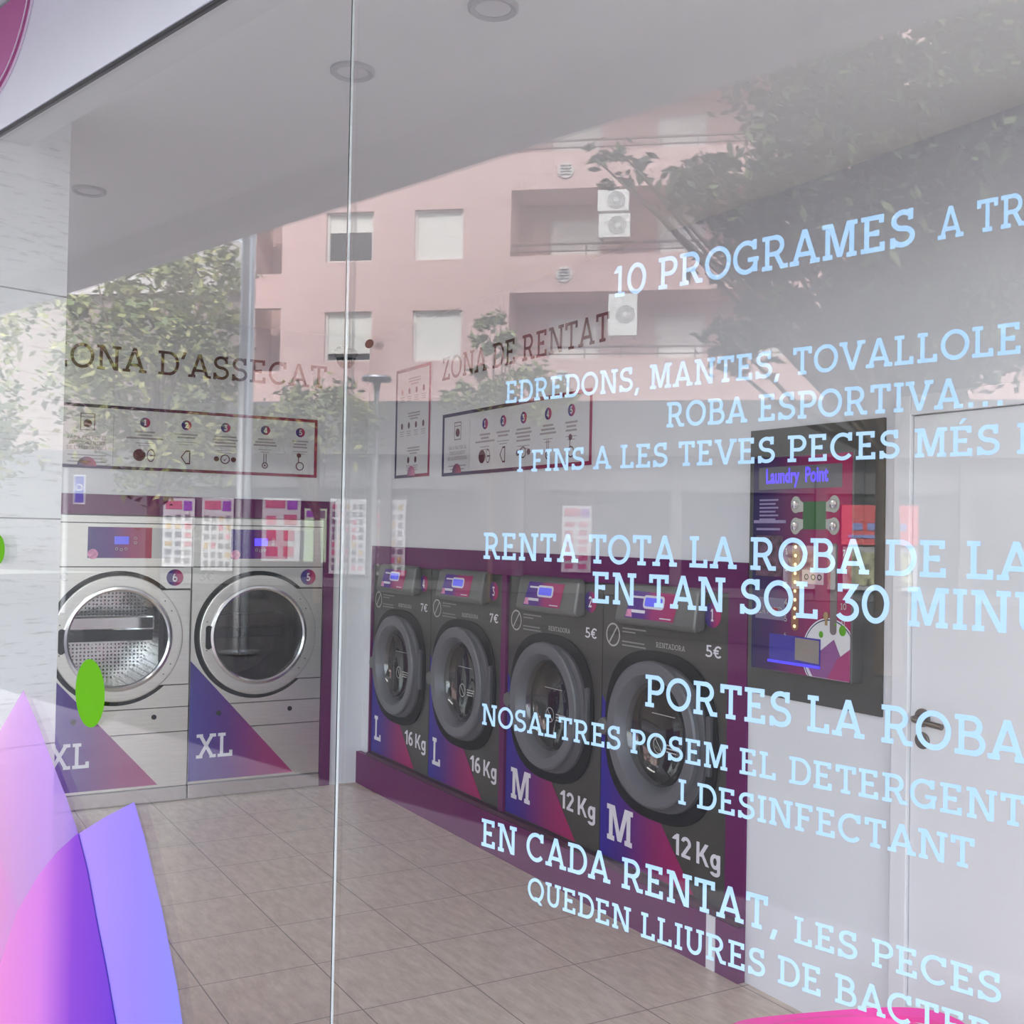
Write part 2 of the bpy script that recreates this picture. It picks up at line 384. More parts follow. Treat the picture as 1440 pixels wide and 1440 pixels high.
# fascia, transom, soffit, outer walls
G = lambda x, y, z: gl(x, y, z)
FASC = pm('fascia_white', (.88, .89, .96), .35, noise=.01, nscale=3)
ALU = pm('grey_aluminium', (.38, .38, .39), .35, .8, noise=.03, nscale=30)
ZT = 2.605
struct(MB(G).box(SR, SL, GD - .003, GD + .011, ZT, ZT + .006).build('trim_1', pm('dark_channel', (.10, .10, .10), .5, .5, noise=.05, nscale=20)))
struct(MB(G).box(SR - .15, SL, GD + .012, GD + .10, ZT + .007, 3.9).build('wall_over_window', SOFFIT))
struct(MB(G).box(SR - 14, SL + 16, GD - .2, GD + .6, 3.9, 14.5).build('wall_above', SOFFIT))  # unseen upper storeys, added so the street below lies in shade
fs = MB(G).box(SR, SL, GD - .006, GD + .011, ZT + .0065, 2.94).build('fascia_sign', FASC)
tag(fs, 'long white shop sign panel running above the window glass', 'sign')
sof = MB(G).box(SR - 1, SL + 1, -.31, GD + .01, 2.95, 3.1); sof.box(SR - 1, SL + 1, -.31, -.19, 2.82, 2.95)
struct(sof.build('ceiling_outside', SOFFIT))
def fill_panel(x, y, label):  # fill lamps out of view, added to brighten the interior
    e = empty('fill_lamp', (x, y, CZ), 0, label, 'ceiling light', 'added fill lamps on the shop ceiling')
    MB().box(-.16, .16, -.61, .61, -.045, -.002).build('housing', pm('fill_lamp_housing', (.8, .8, .8), .4, noise=.02, nscale=10), e)
    MB().box(-.14, .14, -.59, .59, -.052, -.045).build('diffuser', pm('fill_lamp_diffuser', (.9, .9, .9), .4, emit=(1, .96, .90), es=FILL_EMIT), e)
FILL_EMIT = 5.6
fill_panel(.15, 5.05, 'long white fill lamp added on the shop ceiling behind the pillar'); fill_panel(1.95, .65, 'long white fill lamp added on the shop ceiling near the door'); fill_panel(1.7, -1.4, 'long white fill lamp added at the front end of the shop ceiling')
# logo disc on the fascia (only its lower edge shows)
lg = empty('sign_logo', gl(3.186, GD - .007, 3.031), 0, 'pink round logo with white outline on the white sign panel', 'logo')
lg.rotation_euler = (0, 0, math.atan2(GG.y, GG.x) + math.pi)
PK = grad('logo_pink', [(0, (.62, .20, .45)), (1, (.42, .03, .22))], 2, -.35, .35, .4)
def halfdisc(mb, r0, r1, y0, y1, zmax=-.093, n=40):
    pts = []
    for i in range(n + 1):
        a = math.pi + math.pi * i / n; pts.append((r1 * math.cos(a), r1 * math.sin(a)))
    pts = [(x, z) for x, z in pts if z <= zmax]
    return mb.prism(pts, y0, y1)
halfdisc(MB(), 0, .337, -.004, 0).build('outer_disc', pm('logo_pale', (.80, .62, .78), .4, noise=.02, nscale=5), lg)
halfdisc(MB(), 0, .330, -.006, -.004).build('outline', pm('logo_deep', (.40, .04, .22), .4, noise=.02, nscale=5), lg)
halfdisc(MB(), 0, .318, -.008, -.006).build('line', pm('logo_white', (.85, .75, .85), .4, noise=.02, nscale=5), lg)
halfdisc(MB(), 0, .313, -.010, -.008).build('field', PK, lg)
# street facade beyond the window's end
struct(MB(G).box(SL, SL + 3, GD - .1, GD + .2, 0, 3.9).build('wall_left', SOFFIT))

# pillar close behind the glass
pmn = bpy.data.materials.new('bleached_stone'); pmn.use_nodes = True; t = pmn.node_tree; b = t.nodes['Principled BSDF']; b.inputs['Roughness'].default_value = .45
tc = t.nodes.new('ShaderNodeTexCoord'); mp = t.nodes.new('ShaderNodeMapping'); mp.inputs['Scale'].default_value = (3, 3, 26); t.links.new(tc.outputs['Object'], mp.inputs[0])
n1 = t.nodes.new('ShaderNodeTexNoise'); n1.inputs['Scale'].default_value = 4; n1.inputs['Detail'].default_value = 10; n1.inputs['Roughness'].default_value = .75; t.links.new(mp.outputs[0], n1.inputs['Vector'])
cr = t.nodes.new('ShaderNodeValToRGB'); cr.color_ramp.elements[0].position = .30; cr.color_ramp.elements[0].color = (.55, .54, .53, 1); cr.color_ramp.elements[1].position = .46; cr.color_ramp.elements[1].color = (.86, .86, .85, 1)
t.links.new(n1.outputs['Fac'], cr.inputs[0])
sp = t.nodes.new('ShaderNodeSeparateXYZ'); t.links.new(tc.outputs['Object'], sp.inputs[0])
mk = line_mask(sp.outputs[2], 1.57, .637, .004)
mx = t.nodes.new('ShaderNodeMix'); mx.data_type = 'RGBA'; t.links.new(mk, mx.inputs[0]); t.links.new(cr.outputs[0], mx.inputs[6]); mx.inputs[7].default_value = (.3, .3, .3, 1)
t.links.new(mx.outputs[2], b.inputs['Base Color'])
pil = MB(G).box(3.15, 3.62, GD + .02, 1.37, 0, CZ).build('pillar', pmn); struct(pil)

# ------------------------------------------------------------------ shop window panes
GLASS = glass_mat('window_glass', f0=.043, gain=1.0)
def pane(name, s0, s1):
    m = MB(G)
    for y in (GD, GD + .010): m.face([m.v(s0, y, .02), m.v(s1, y, .02), m.v(s1, y, ZT), m.v(s0, y, ZT)])
    return struct(m.build(name, GLASS, recalc=False))
pane('window_1', 1.5378, 4.20); pane('window_2', -.9, 1.5325); pane('window_3', -3.28, -.904); pane('window_4', 4.204, SL)
EDGE = pm('polished_glass_edge', (.03, .04, .04), .15, 0, spec=.8, noise=.1, nscale=20)
SEAMW = pm('seam_silicone', (.55, .57, .57), .7, noise=.05, nscale=30, spec=.1)
struct(MB(G).box(1.5325, 1.5347, GD + .001, GD + .004, .02, ZT).build('trim_2', SEAMW))
struct(MB(G).box(1.5347, 1.5378, GD + .001, GD + .004, .02, ZT).build('trim_3', EDGE))
struct(MB(G).box(SR, SL, GD - .03, GD + .04, 0, .02).build('trim_4', ALU))

# ------------------------------------------------------------------ vinyl lettering on the inside of the glass
ZL = GD + .0125
def window_text(text, s0, z, cap, s1, label, t=.145, xs=None):
    F_ = 1.0109; s0 *= F_; s1 *= F_; cap *= F_; z = 1.55 + (z - 1.55) * F_
    W, tot = layout(text, t); k = (s0 - s1) / tot
    e = empty('window_lettering', gl(s0, ZL, z), math.atan2(GG.y, GG.x) + math.pi, label, 'lettering', 'pale blue vinyl lines on the shop window')
    for _, P in W:
        mb = MB()
        for q, j in P: mb.poly([(px * k, pz * cap) for px, pz in q], -j * 1.5e-5)
        mb.build('word', VINYL, e, recalc=False)
    return e
window_text('10 PROGRAMES', .944, 1.869, .041, .528, 'topmost line of pale blue window lettering, reading 10 PROGRAMES')
window_text('A TR', .502, 1.870, .034, .413, 'small pale blue letters A TR after the topmost window line')
window_text('EDREDONS, MANTES, TOVALLOLE', 1.145, 1.741, .032, .416, 'pale blue window line of lettering listing EDREDONS, MANTES')
window_text('ROBA ESPORTIVA...', .854, 1.690, .032, .431, 'pale blue window line reading ROBA ESPORTIVA with three dots')
window_text('I FINS A LES TEVES PECES MÉS I', 1.119, 1.640, .031, .408, 'pale blue window line beginning I FINS A LES TEVES')
window_text('RENTA TOTA LA ROBA DE LA', 1.185, 1.513, .039, .401, 'pale blue window line reading RENTA TOTA LA ROBA')
window_text('EN TAN SOL 30 MINU', .973, 1.460, .042, .384, 'pale blue window line with the number 30 in it')
window_text('PORTES LA ROBA', .881, 1.332, .041, .408, 'large pale blue window line reading PORTES LA ROBA')
window_text('NOSALTRES POSEM EL DETERGENT', 1.182, 1.269, .031, .408, 'pale blue window line about the DETERGENT')
window_text('I DESINFECTANT', .827, 1.217, .031, .458, 'short pale blue window line ending in DESINFECTANT')
window_text('EN CADA RENTAT,', 1.178, 1.092, .040, .683, 'large pale blue window words EN CADA RENTAT near the bottom')
window_text('LES PECES', .662, 1.089, .030, .430, 'small pale blue words LES PECES after the large bottom words')
window_text('QUEDEN LLIURES DE BACTER', 1.082, 1.037, .032, .434, 'lowest line of pale blue window lettering, starting QUEDEN')

# petals and dots of the window logo
def lens(base, tip, bulge0, bulge1, n=24):
    """Petal outline between base and tip with unequal side bulges (s, z)."""
    B = Vector(base); T = Vector(tip); d = T - B; q = Vector((-d.y, d.x)).normalized(); P = []
    for i in range(n + 1):
        k = i / n; P.append(B + d * k + q * (bulge0 * math.sin(math.pi * k) ** 1.0))
    for i in range(n - 1, 0, -1):
        k = i / n; P.append(B + d * k - q * (bulge1 * math.sin(math.pi * k)))
    return P
ZOUT = GD - .006
def petal(name, pts, off, mat, label):
    o = empty(name, gl(2.5, ZOUT + off, .7), math.atan2(GG.y, GG.x) + math.pi, label, 'window decal')
    MB().poly([(2.5 - s * .9948, 1.55 + (z - 1.55) * .9948 - .7) for s, z in pts]).build('decal_film', mat, o, recalc=False); return o
PET_A = grad('petal_film_a', [(0, (.88, .52, .80)), (.5, (.62, .40, .90)), (.72, (.22, .17, .85)), (1, (.20, .16, .85))], 0, -.5, .35, .4, alpha=.42)
PET_B = grad('petal_film_b', [(0, (.62, .30, .80)), (.45, (.40, .26, .86)), (.75, (.30, .22, .86)), (1, (.24, .24, .92))], 0, -.35, .5, .4, alpha=.74)
PET_C = grad('petal_film_c', [(0, (.95, .35, .55)), (.6, (.90, .40, .62)), (1, (.80, .34, .74))], 0, -.9, -.1, .4, alpha=.45)
petA = [(2.836, 1.137), (2.74, 1.06), (2.65, .979), (2.575, .915), (2.515, .854), (2.455, .77), (2.407, .677), (2.35, .575), (2.301, .475), (2.26, .30), (2.30, .10), (2.42, -.02), (3.25, -.02), (3.37, .10), (3.41, .30), (3.37, .475), (3.26, .677), (3.15, .854), (3.02, .979)]
petB = [(2.248, .962), (2.198, .895), (2.154, .822), (2.118, .765), (2.086, .701), (2.05, .63), (2.025, .562), (2.005, .45), (2.0, .30), (2.03, .10), (2.08, -.02), (2.60, -.02), (3.02, .18), (2.95, .40), (2.835, .584), (2.714, .703), (2.61, .782), (2.507, .844), (2.38, .905)]
petC = [(3.42, .962), (3.16, .844), (3.06, .78), (2.956, .690), (2.835, .584), (2.775, .51), (2.718, .444), (2.65, .30), (2.62, .10), (2.63, -.02), (3.60, -.02), (3.66, .30), (3.64, .562), (3.55, .80)]
petal('petal_decal', petA, .0000, PET_A, 'lilac pointed petal decal with the middle tip, over the pale pillar')
pB = petal('petal_decal', petB, .0030, PET_B, 'violet curved petal decal reaching furthest along the glass over the floor')
ovl = [(2.507, .844), (2.455, .77), (2.407, .677), (2.35, .575), (2.301, .475), (2.26, .30), (2.30, .10), (2.42, -.02), (2.60, -.02), (3.02, .18), (2.95, .40), (2.835, .584), (2.714, .703), (2.61, .782)]
MB().poly([(2.5 - a_ * .9948, 1.55 + (z_ - 1.55) * .9948 - .7) for a_, z_ in ovl], -.0036).build('overlap_film', grad('petal_film_overlap', [(0, (.82, .28, .60)), (.42, (.66, .22, .66)), (.66, (.26, .055, .56)), (1, (.14, .04, .56))], 0, -.5, .25, .4, alpha=.72), pB, recalc=False)
petal('petal_decal', petC, .0016, PET_C, 'pink petal decal low on the pale pillar beside the lilac one')
def dot(s, z, rs, rz, label):
    o = MB(G); V = [(s + rs * math.cos(2 * math.pi * i / 40), z + rz * math.sin(2 * math.pi * i / 40)) for i in range(40)]
    f = o.face([o.v(a, ZOUT, c) for a, c in V]); r = o.build('dot_decal', GREEN, recalc=False); return tag(r, label, 'window decal')
dot(2.453, 1.172, .074, .077, 'oval green decal in front of the dryer numbered 6')
dot(3.020, 1.485, .057, .042, 'partly seen green decal on the pillar, higher than the other one')

bs = MB(G); bs.face([bs.v(1.467 + .0115 * math.cos(2 * math.pi * i / 24), GD - .0008, 1.863 + .0075 * math.sin(2 * math.pi * i / 24)) for i in range(24)])
tag(bs.build('round_sticker', pm('brown_dot', (.09, .025, .015), .6, noise=.1, nscale=30), recalc=False), 'tiny brown round sticker on the glass beside the joint of the panes', 'sticker')

# ================================================================== WASHERS
def number_badge(e, num, cx, cz, r, y=-.002):
    g = grad('badge_gradient_%d' % int(cx * 1000), BADGE, 0, cx - r, cx + r, .4)
    b = MB().disc(cx, cz, r, y, 0, 36).build('number_badge', g, e)
    W, tot = layout(num, .16); k = r * 1.0
    mb = MB(); lettering(mb, num, cx - tot * k * .38, cz - k * .5, k, .17, cx + tot * k * .38, y - .0008)
    mb.build('number', LETW, b, recalc=False)
WASHG = glass_mat('door_glass', tint=(.75, .73, .70), f0=.06, gain=1.2)
W_W = .795
def washer(yl, num, price, size, weight, label):
    e = empty('washing_machine', (WX, yl, 0), -math.pi / 2, label, 'washing machine', 'washing machines in the magenta wall')
    cx, cz = .392, .775
    body = MB().holed(.003, W_W - .003, .215, 1.35, cx, cz, .262, 0, .02)
    body.box(.003, .012, .02, .62, .215, 1.35); body.box(W_W - .012, W_W - .003, .02, .62, .215, 1.35); body.box(.003, W_W - .003, .60, .62, .215, 1.35); body.box(.012, W_W - .012, .02, .60, 1.338, 1.35)
    body.build('body', DKSTEEL, e)
    # printed triangle
    MB().poly([(.004, .885), (.615, .221), (.004, .221)], -.0012).build('colour_panel', grad('triangle_print', TRI, 0, 0, .6, .4), e, recalc=False)
    # door
    P = superell(.392, .773, .352, .330, 2.6); Q = superell(.392, .773, .300, .280, 2.3)
    d = MB().loops([[(x, -.001, z) for x, z in P], [(x, -.010, z) for x, z in P], [(x, -.012, z) for x, z in Q], [(x, -.001, z) for x, z in Q]]).build('door_gasket', BLACK, e)
    door = MB().loops([[(x, -.002, z) for x, z in superell(.390, .772, .310, .290, 2.4)], [(x, -.022, z) for x, z in superell(.390, .773, .306, .286, 2.4)], [(x, -.030, z) for x, z in superell(.389, .777, .294, .278, 2.2)], [(x, -.030, z) for x, z in superell(.388, .780, .27, .262, 2.0)]]).build('door_casing', RING2, e, smooth=True)
    rg = MB().lathe([(.285, -.028), (.283, -.046), (.275, -.052), (.232, -.050), (.226, -.045), (.205, -.010), (.200, .02), (.262, .02)], .388, .782, 72).build('door_ring', RING, e, smooth=True)
    gm = MB().lathe([(.204, -.006), (.19, .012), (.15, .035), (.09, .05), (.02, .056)], .388, .782, 48, cap1=True).build('porthole_glass', WASHG, e, smooth=True)
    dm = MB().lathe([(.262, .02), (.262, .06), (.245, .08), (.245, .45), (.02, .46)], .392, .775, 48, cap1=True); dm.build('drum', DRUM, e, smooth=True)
    # print on the porthole
    pr = MB(); pr.ring(.40, .74, .030, .034, -.008, 28); pr.poly([(.378, .762), (.381, .765), (.422, .718), (.419, .715)], -.008)
    pr.poly([(.355, .862), (.50, .862), (.50, .859), (.355, .859)], -.008)
    for k in range(3): pr.poly([(.45, .752 - k * .013), (.53 - k * .01, .752 - k * .013), (.53 - k * .01, .747 - k * .013), (.45, .747 - k * .013)], -.008)
    pr.build('porthole_print', LETG, e, recalc=False)
    hb = MB().box(.700, .722, -.028, -.002, .68, .90).build('door_handle', RING2, e, bevel=.006)
    MB().disc(.045, .76, .036, -.030, -.001, 24).build('hinge_boss', PODG, e, bevel=.008)
    # control pod with sloped face
    pod = MB(); prof = [(.0, 1.205), (-.050, 1.195), (-.062, 1.215), (-.040, 1.345), (-.026, 1.362), (.0, 1.362)]
    pod.loops([[(x, y, z) for y, z in prof] for x in (.165, .665)], True, True)
    pod.build('control_pod', PODG, e, bevel=.016, segs=3)
    def sl(z): return -.062 + (z - 1.215) / .13 * .022 - .0015
    scr = MB(); z0, z1 = 1.228, 1.335
    scr.face([scr.v(x, sl(z), z) for x, z in ((.235, z0), (.545, z0), (.560, z1), (.262, z1))])
    so_ = scr.build('screen_panel', grad('pod_print', [(0, (.05, .008, .25)), (.38, (.08, .006, .22)), (.55, (.30, .006, .14)), (1, (.36, .008, .10))], 0, .23, .56, .35), e, recalc=False)
    def onpod(mb, pts, o=.001): mb.face([mb.v(x, sl(z) - o, z) for x, z in pts])
    fr = MB(); onpod(fr, rrect(.345, .478, 1.270, 1.322, .016)); onpod(fr, [(.275, 1.308), (.35, 1.308), (.35, 1.316), (.275, 1.316)]); onpod(fr, [(.258, 1.250), (.365, 1.250), (.365, 1.262), (.258, 1.262)])
    onpod(fr, [(.46, 1.236), (.53, 1.236), (.53, 1.240), (.46, 1.240)])
    fr.build('screen_outline', LETW, so_, recalc=False)
    ds = MB(); onpod(ds, rrect(.357, .466, 1.279, 1.313, .008), .002); ds.build('display', BLUESCR, so_, recalc=False)
    pk = MB(); onpod(pk, [(.240, 1.232), (.285, 1.232), (.275, 1.262), (.248, 1.262)], .0015); pk.build('flower_print', pm('flower_pink', (.62, .22, .40), .5, noise=.3, nscale=60), so_, recalc=False)
    # prints on the front
    number_badge(e, num, .700, 1.267, .046)
    ns = MB(); ns.ring(.075, 1.142, .042, .049, -.0012, 32); ns.poly([(.045, 1.110), (.051, 1.106), (.105, 1.174), (.099, 1.178)], -.0012); ns.build('warning_symbol', LETG, e, recalc=False)
    wt = MB()
    for z, wd in ((1.172, .16), (1.158, .09), (1.118, .15), (1.103, .16)): wt.poly([(.140, z), (.140 + wd, z), (.140 + wd, z + .006), (.140, z + .006)], -.0012)
    wt.build('warning_text', pm('faint_print', (.22, .22, .215), .5, noise=.2, nscale=200), e, recalc=False)
    mb = MB(); lettering(mb, 'RENTADORA', .367, 1.118, .020, .13, .545, y=-.002); mb.build('machine_name', LETG, e, recalc=False)
    mb = MB(); lettering(mb, price, .662, 1.112, .044, .15, .750); mb.build('price', LETW, e, recalc=False)
    mb = MB(); lettering(mb, size, .055, .297, .145, .155, .235 if size == 'M' else .155, y=-.003); mb.build('size_letter', LETW, e, recalc=False)
    grotesk(MB(), weight, .488, .345, .080, .764).build('weight', LETW, e, recalc=False)
    return e
washer(3.865, '1', '5€', 'M', '12 Kg', 'dark grey washing machine with badge number 1, beside the payment machine')
washer(4.660, '2', '5€', 'M', '12 Kg', 'dark grey washing machine with badge number 2 and size letter M')
washer(5.510, '3', '7€', 'L', '16 Kg', 'dark grey washing machine with badge number 3 and size letter L')
washer(6.305, '4', '7€', 'L', '16 Kg', 'dark grey washing machine with badge number 4, in the room corner')
# magenta surround and plinth
mb = MB(); mb.box(WX - .012, WX + .02, 2.967, 6.325, 1.353, 1.465); mb.box(WX - .012, WX + .02, 2.967, 3.066, .2, 1.353); mb.box(WX - .012, WX + .02, 4.664, 4.711, .2, 1.353); mb.box(WX - .012, WX + .02, 6.309, 6.325, .2, 1.353)
tag(mb.build('washer_surround', MAGENTA), 'magenta panel framing the four dark washing machines', 'panel')
pl = empty('plinth', (WX, 0, 0), 0, 'magenta plinth box along the floor under the washing machines', 'plinth')
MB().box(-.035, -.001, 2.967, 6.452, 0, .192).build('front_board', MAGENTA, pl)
MB().box(-.030, .6, 2.975, 6.30, .192, .213).build('top_board', pm('plinth_painted_shadow', (.05, .002, .03), .5, noise=.05, nscale=9), pl)  # darker colour paints in the shadow line under the machines
MB().box(-.040, -.034, 3.085, 3.13, .002, .195).build('white_corner_strip', WHITE, pl)

# ================================================================== DRYERS
t = DRUMB.node_tree
vo = t.nodes.new('ShaderNodeTexVoronoi'); vo.inputs['Scale'].default_value = 46; vo.inputs['Randomness'].default_value = .12
tcd = t.nodes.new('ShaderNodeTexCoord'); t.links.new(tcd.outputs['Object'], vo.inputs['Vector'])
rr_ = t.nodes.new('ShaderNodeValToRGB'); rr_.color_ramp.elements[0].position = .20; rr_.color_ramp.elements[0].color = (.05, .05, .055, 1); rr_.color_ramp.elements[1].position = .32; rr_.color_ramp.elements[1].color = (.80, .81, .82, 1)
t.links.new(vo.outputs['Distance'], rr_.inputs[0]); t.links.new(rr_.outputs[0], t.nodes['Principled BSDF'].inputs['Base Color'])
DRYG = glass_mat('dryer_glass', tint=(.86, .85, .84), f0=.04, gain=.9)
def dryer(xl, num, label, drum, size):
    e = empty('tumble_dryer', (xl, BY, 0), 0, label, 'tumble dryer', 'steel dryers in the magenta wall')
    wd = .793; cx, cz = .395, .932
    mb = MB().holed(.003, wd - .003, .535, 1.326, cx, cz, .300, 0, .02); mb.build('front_panel', STEEL, e)
    MB().box(.003, wd - .003, .005, .75, .06, 1.60).build('body', DARK, e) if False else None
    sh = MB(); sh.box(.003, .01, .02, .74, .03, 1.60); sh.box(wd - .01, wd - .003, .02, .74, .03, 1.60); sh.box(.01, wd - .01, .72, .74, .03, 1.60); sh.build('casing', DARK, e)
    MB().box(.003, wd - .003, 0, .02, 1.332, 1.570).build('control_fascia', STEEL, e)
    MB().box(.003, wd - .003, 0, .02, 1.575, 1.612).build('top_strip', STEEL, e)
    MB().box(.003, wd - .003, 0, .02, .395, .530).build('lint_drawer', STEEL, e)
    MB().box(.003, wd - .003, 0, .02, .085, .390).build('lower_panel', STEEL, e)
    MB().box(.003, wd - .003, -.012, .02, .004, .082).build('kick_strip', CHROME, e, bevel=.004)
    for kx in (.172, .600):
        k = MB().disc(kx, .482, .014, -.004, 0, 20); k.build('lock', BLACK, e)
    # printed triangle cut by the panel joints
    MB().poly([(.004, .79), (.628, .10), (.004, .10)], -.0012).build('colour_panel', grad('dryer_triangle_print', [(0, (.06, .05, .28)), (.35, (.09, .02, .20)), (.7, (.26, .02, .14)), (1, (.32, .02, .12))], 0, 0, .62, .4), e, recalc=False)
    mb = MB(); lettering(mb, 'XL', .050, .228, .138, .145, .262, y=-.002); mb.build('size_letter', LETW, e, recalc=False)
    # door: ring plate with a square hinge wing
    gr = MB().lathe([(.375, -.0008), (.375, -.003), (.30, -.003)], cx, cz, 72); gr.box(cx + .22, .787, -.003, -.0008, cz - .275, cz + .275); gr.build('door_gap', BLACK, e)
    dp = MB().lathe([(.350, -.001), (.350, -.027), (.349, -.029), (.346, -.030), (.342, -.0301), (.296, -.0301), (.290, -.030), (.285, -.026)], cx, cz, 96)
    hz = .267; w0 = math.sqrt(.352 ** 2 - hz ** 2)
    dr = dp.build('door_ring', STEEL, e, smooth=True)
    n = 16; arc = [(cx + .345 * math.cos(a), cz + .345 * math.sin(a)) for a in [math.asin(hz / .345) * (1 - 2 * i / n) for i in range(n + 1)]]
    MB().prism([(.780, cz + hz), *arc, (.780, cz - hz)], -.029, -.001).build('door_wing', STEEL, e, bevel=.002)
    MB().lathe([(.292, -.030), (.288, -.038), (.274, -.040), (.264, -.034), (.262, -.012)], cx, cz, 80).build('chrome_ring', CHROME, e, smooth=True)
    MB().lathe([(.264, -.014), (.20, -.018), (.05, -.020)], cx, cz, 64, cap1=True).build('door_glass', DRYG, e, smooth=True)
    MB().lathe([(.300, .0), (.300, .03), (.29, .04), (.29, .52), (.02, .53)], cx, cz, 64, cap1=True).build('drum', drum, e, smooth=True)
    lf = MB(); lf.box(cx - .255, cx + .255, .26, .34, cz + .02, cz + .105); lf.build('drum_lifter', CHROME if drum is DRUMB else drum, e, bevel=.012)
    lf = MB(); lf.box(cx - .255, cx + .255, .30, .36, cz - .045, cz + .018); lf.build('drum_dark_gap', BLACK, e, bevel=.006)  # black box paints in the dark gap under the lifter
    dn = MB(); dn.prism(rrect(.079, .113, .855, .993, .0165), -.0315, -.029); dn.build('handle_slot', BLACK, e)
    sc = MB()
    for a in (28, 40, -28, -40, 165, 195): sc.disc(cx + .320 * math.cos(math.radians(a)), cz + .320 * math.sin(math.radians(a)), .004, -.032, -.029, 10)
    sc.build('screws', PODG, e)
    # control screen
    s = MB().poly([(.222, 1.378), (.565, 1.378), (.565, 1.550), (.222, 1.550)], -.0015)
    so_ = s.build('screen_panel', grad('dryer_screen_print', [(0, (.05, .03, .20)), (.4, (.10, .01, .20)), (.7, (.30, .01, .12)), (1, (.36, .03, .10))], 0, .22, .56, .35), e, recalc=False)
    MB().poly([(.362, 1.455), (.440, 1.455), (.440, 1.499), (.362, 1.499)], -.003).build('display', BLUELED if num == '5' else BLUESCR, so_, recalc=False)
    fl = MB().disc(.250, 1.400, .028, -.0025, -.0015, 20); fl.build('flower_print', pm('flower_pink', (.62, .22, .40), .5, noise=.3, nscale=60), so_)
    rn = MB()
    for kx, kz in ((.375, 1.43), (.40, 1.425), (.425, 1.43), (.475, 1.49), (.475, 1.465)): rn.ring(kx, kz, .006, .008, -.0025, 14)
    rn.build('button_prints', LETG, so_, recalc=False)
    MB().box(.566, .728, -.003, 0, 1.377, 1.549).build('instruction_plate', pm('plate_grey', (.55, .56, .57), .4, noise=.03, nscale=20), e)
    number_badge(e, num, .698, 1.269, .047)
    mb = MB(); lettering(mb, '3€', .040, 1.250, .046, .15, .124); mb.build('price', pm('faded_white_print', (.62, .62, .60), .5, noise=.05, nscale=20), e, recalc=False)
    return e
dryer(1.632, '5', 'stainless steel tumble dryer numbered 5, with a dark reflection painted on its drum', pm('brown_reflection_drum', (.045, .026, .02), .4, .3, noise=.3, nscale=9), 'XL')  # drum coloured brown to paint in a reflection on the door glass
dryer(.838, '6', 'stainless steel tumble dryer numbered 6, with a bright drum, beside the pillar', DRUMB, 'XL')
mb = MB(); mb.box(-.1, 2.49, BY - .010, BY + .02, 1.618, 1.73); mb.box(2.427, 2.49, BY - .010, BY + .02, 0, 1.618); mb.box(-.1, .836, BY - .010, BY + .02, 0, 1.618)
tag(mb.build('dryer_surround', MAGENTA), 'magenta panel framing the two steel dryers', 'panel')

# ================================================================== WALL SIGNS
FRAMEG = lambda nm, lo, hi: grad(nm, [(0, (.02, .018, .085)), (.45, (.06, .012, .07)), (.75, (.25, .01, .06)), (1, (.27, .01, .07))], 0, lo, hi, .4)
def board(name, loc, rz, w_, h_, label, cols, head, cat='sign'):
    e = empty(name, loc, rz, label, cat)
    MB().box(0, w_, -.006, 0, 0, h_).build('board', PANEL, e)
    b_ = .017; mb = MB()
    for x0, x1, z0, z1 in ((0, w_, h_ - b_, h_), (0, w_, 0, b_), (0, b_, b_, h_ - b_), (w_ - b_, w_, b_, h_ - b_)): mb.box(x0, x1, -.009, -.006, z0, z1)
    mb.build('frame', FRAMEG(name + '_gradient_%d' % int(w_ * 100), 0, w_), e)
    return e
def lines(mb, cx, z, widths, dz=.020, hh=.010):
    for k, wd in enumerate(widths): mb.poly([(cx - wd / 2, z - k * dz), (cx + wd / 2, z - k * dz), (cx + wd / 2, z - k * dz + hh), (cx - wd / 2, z - k * dz + hh)], -.0068)
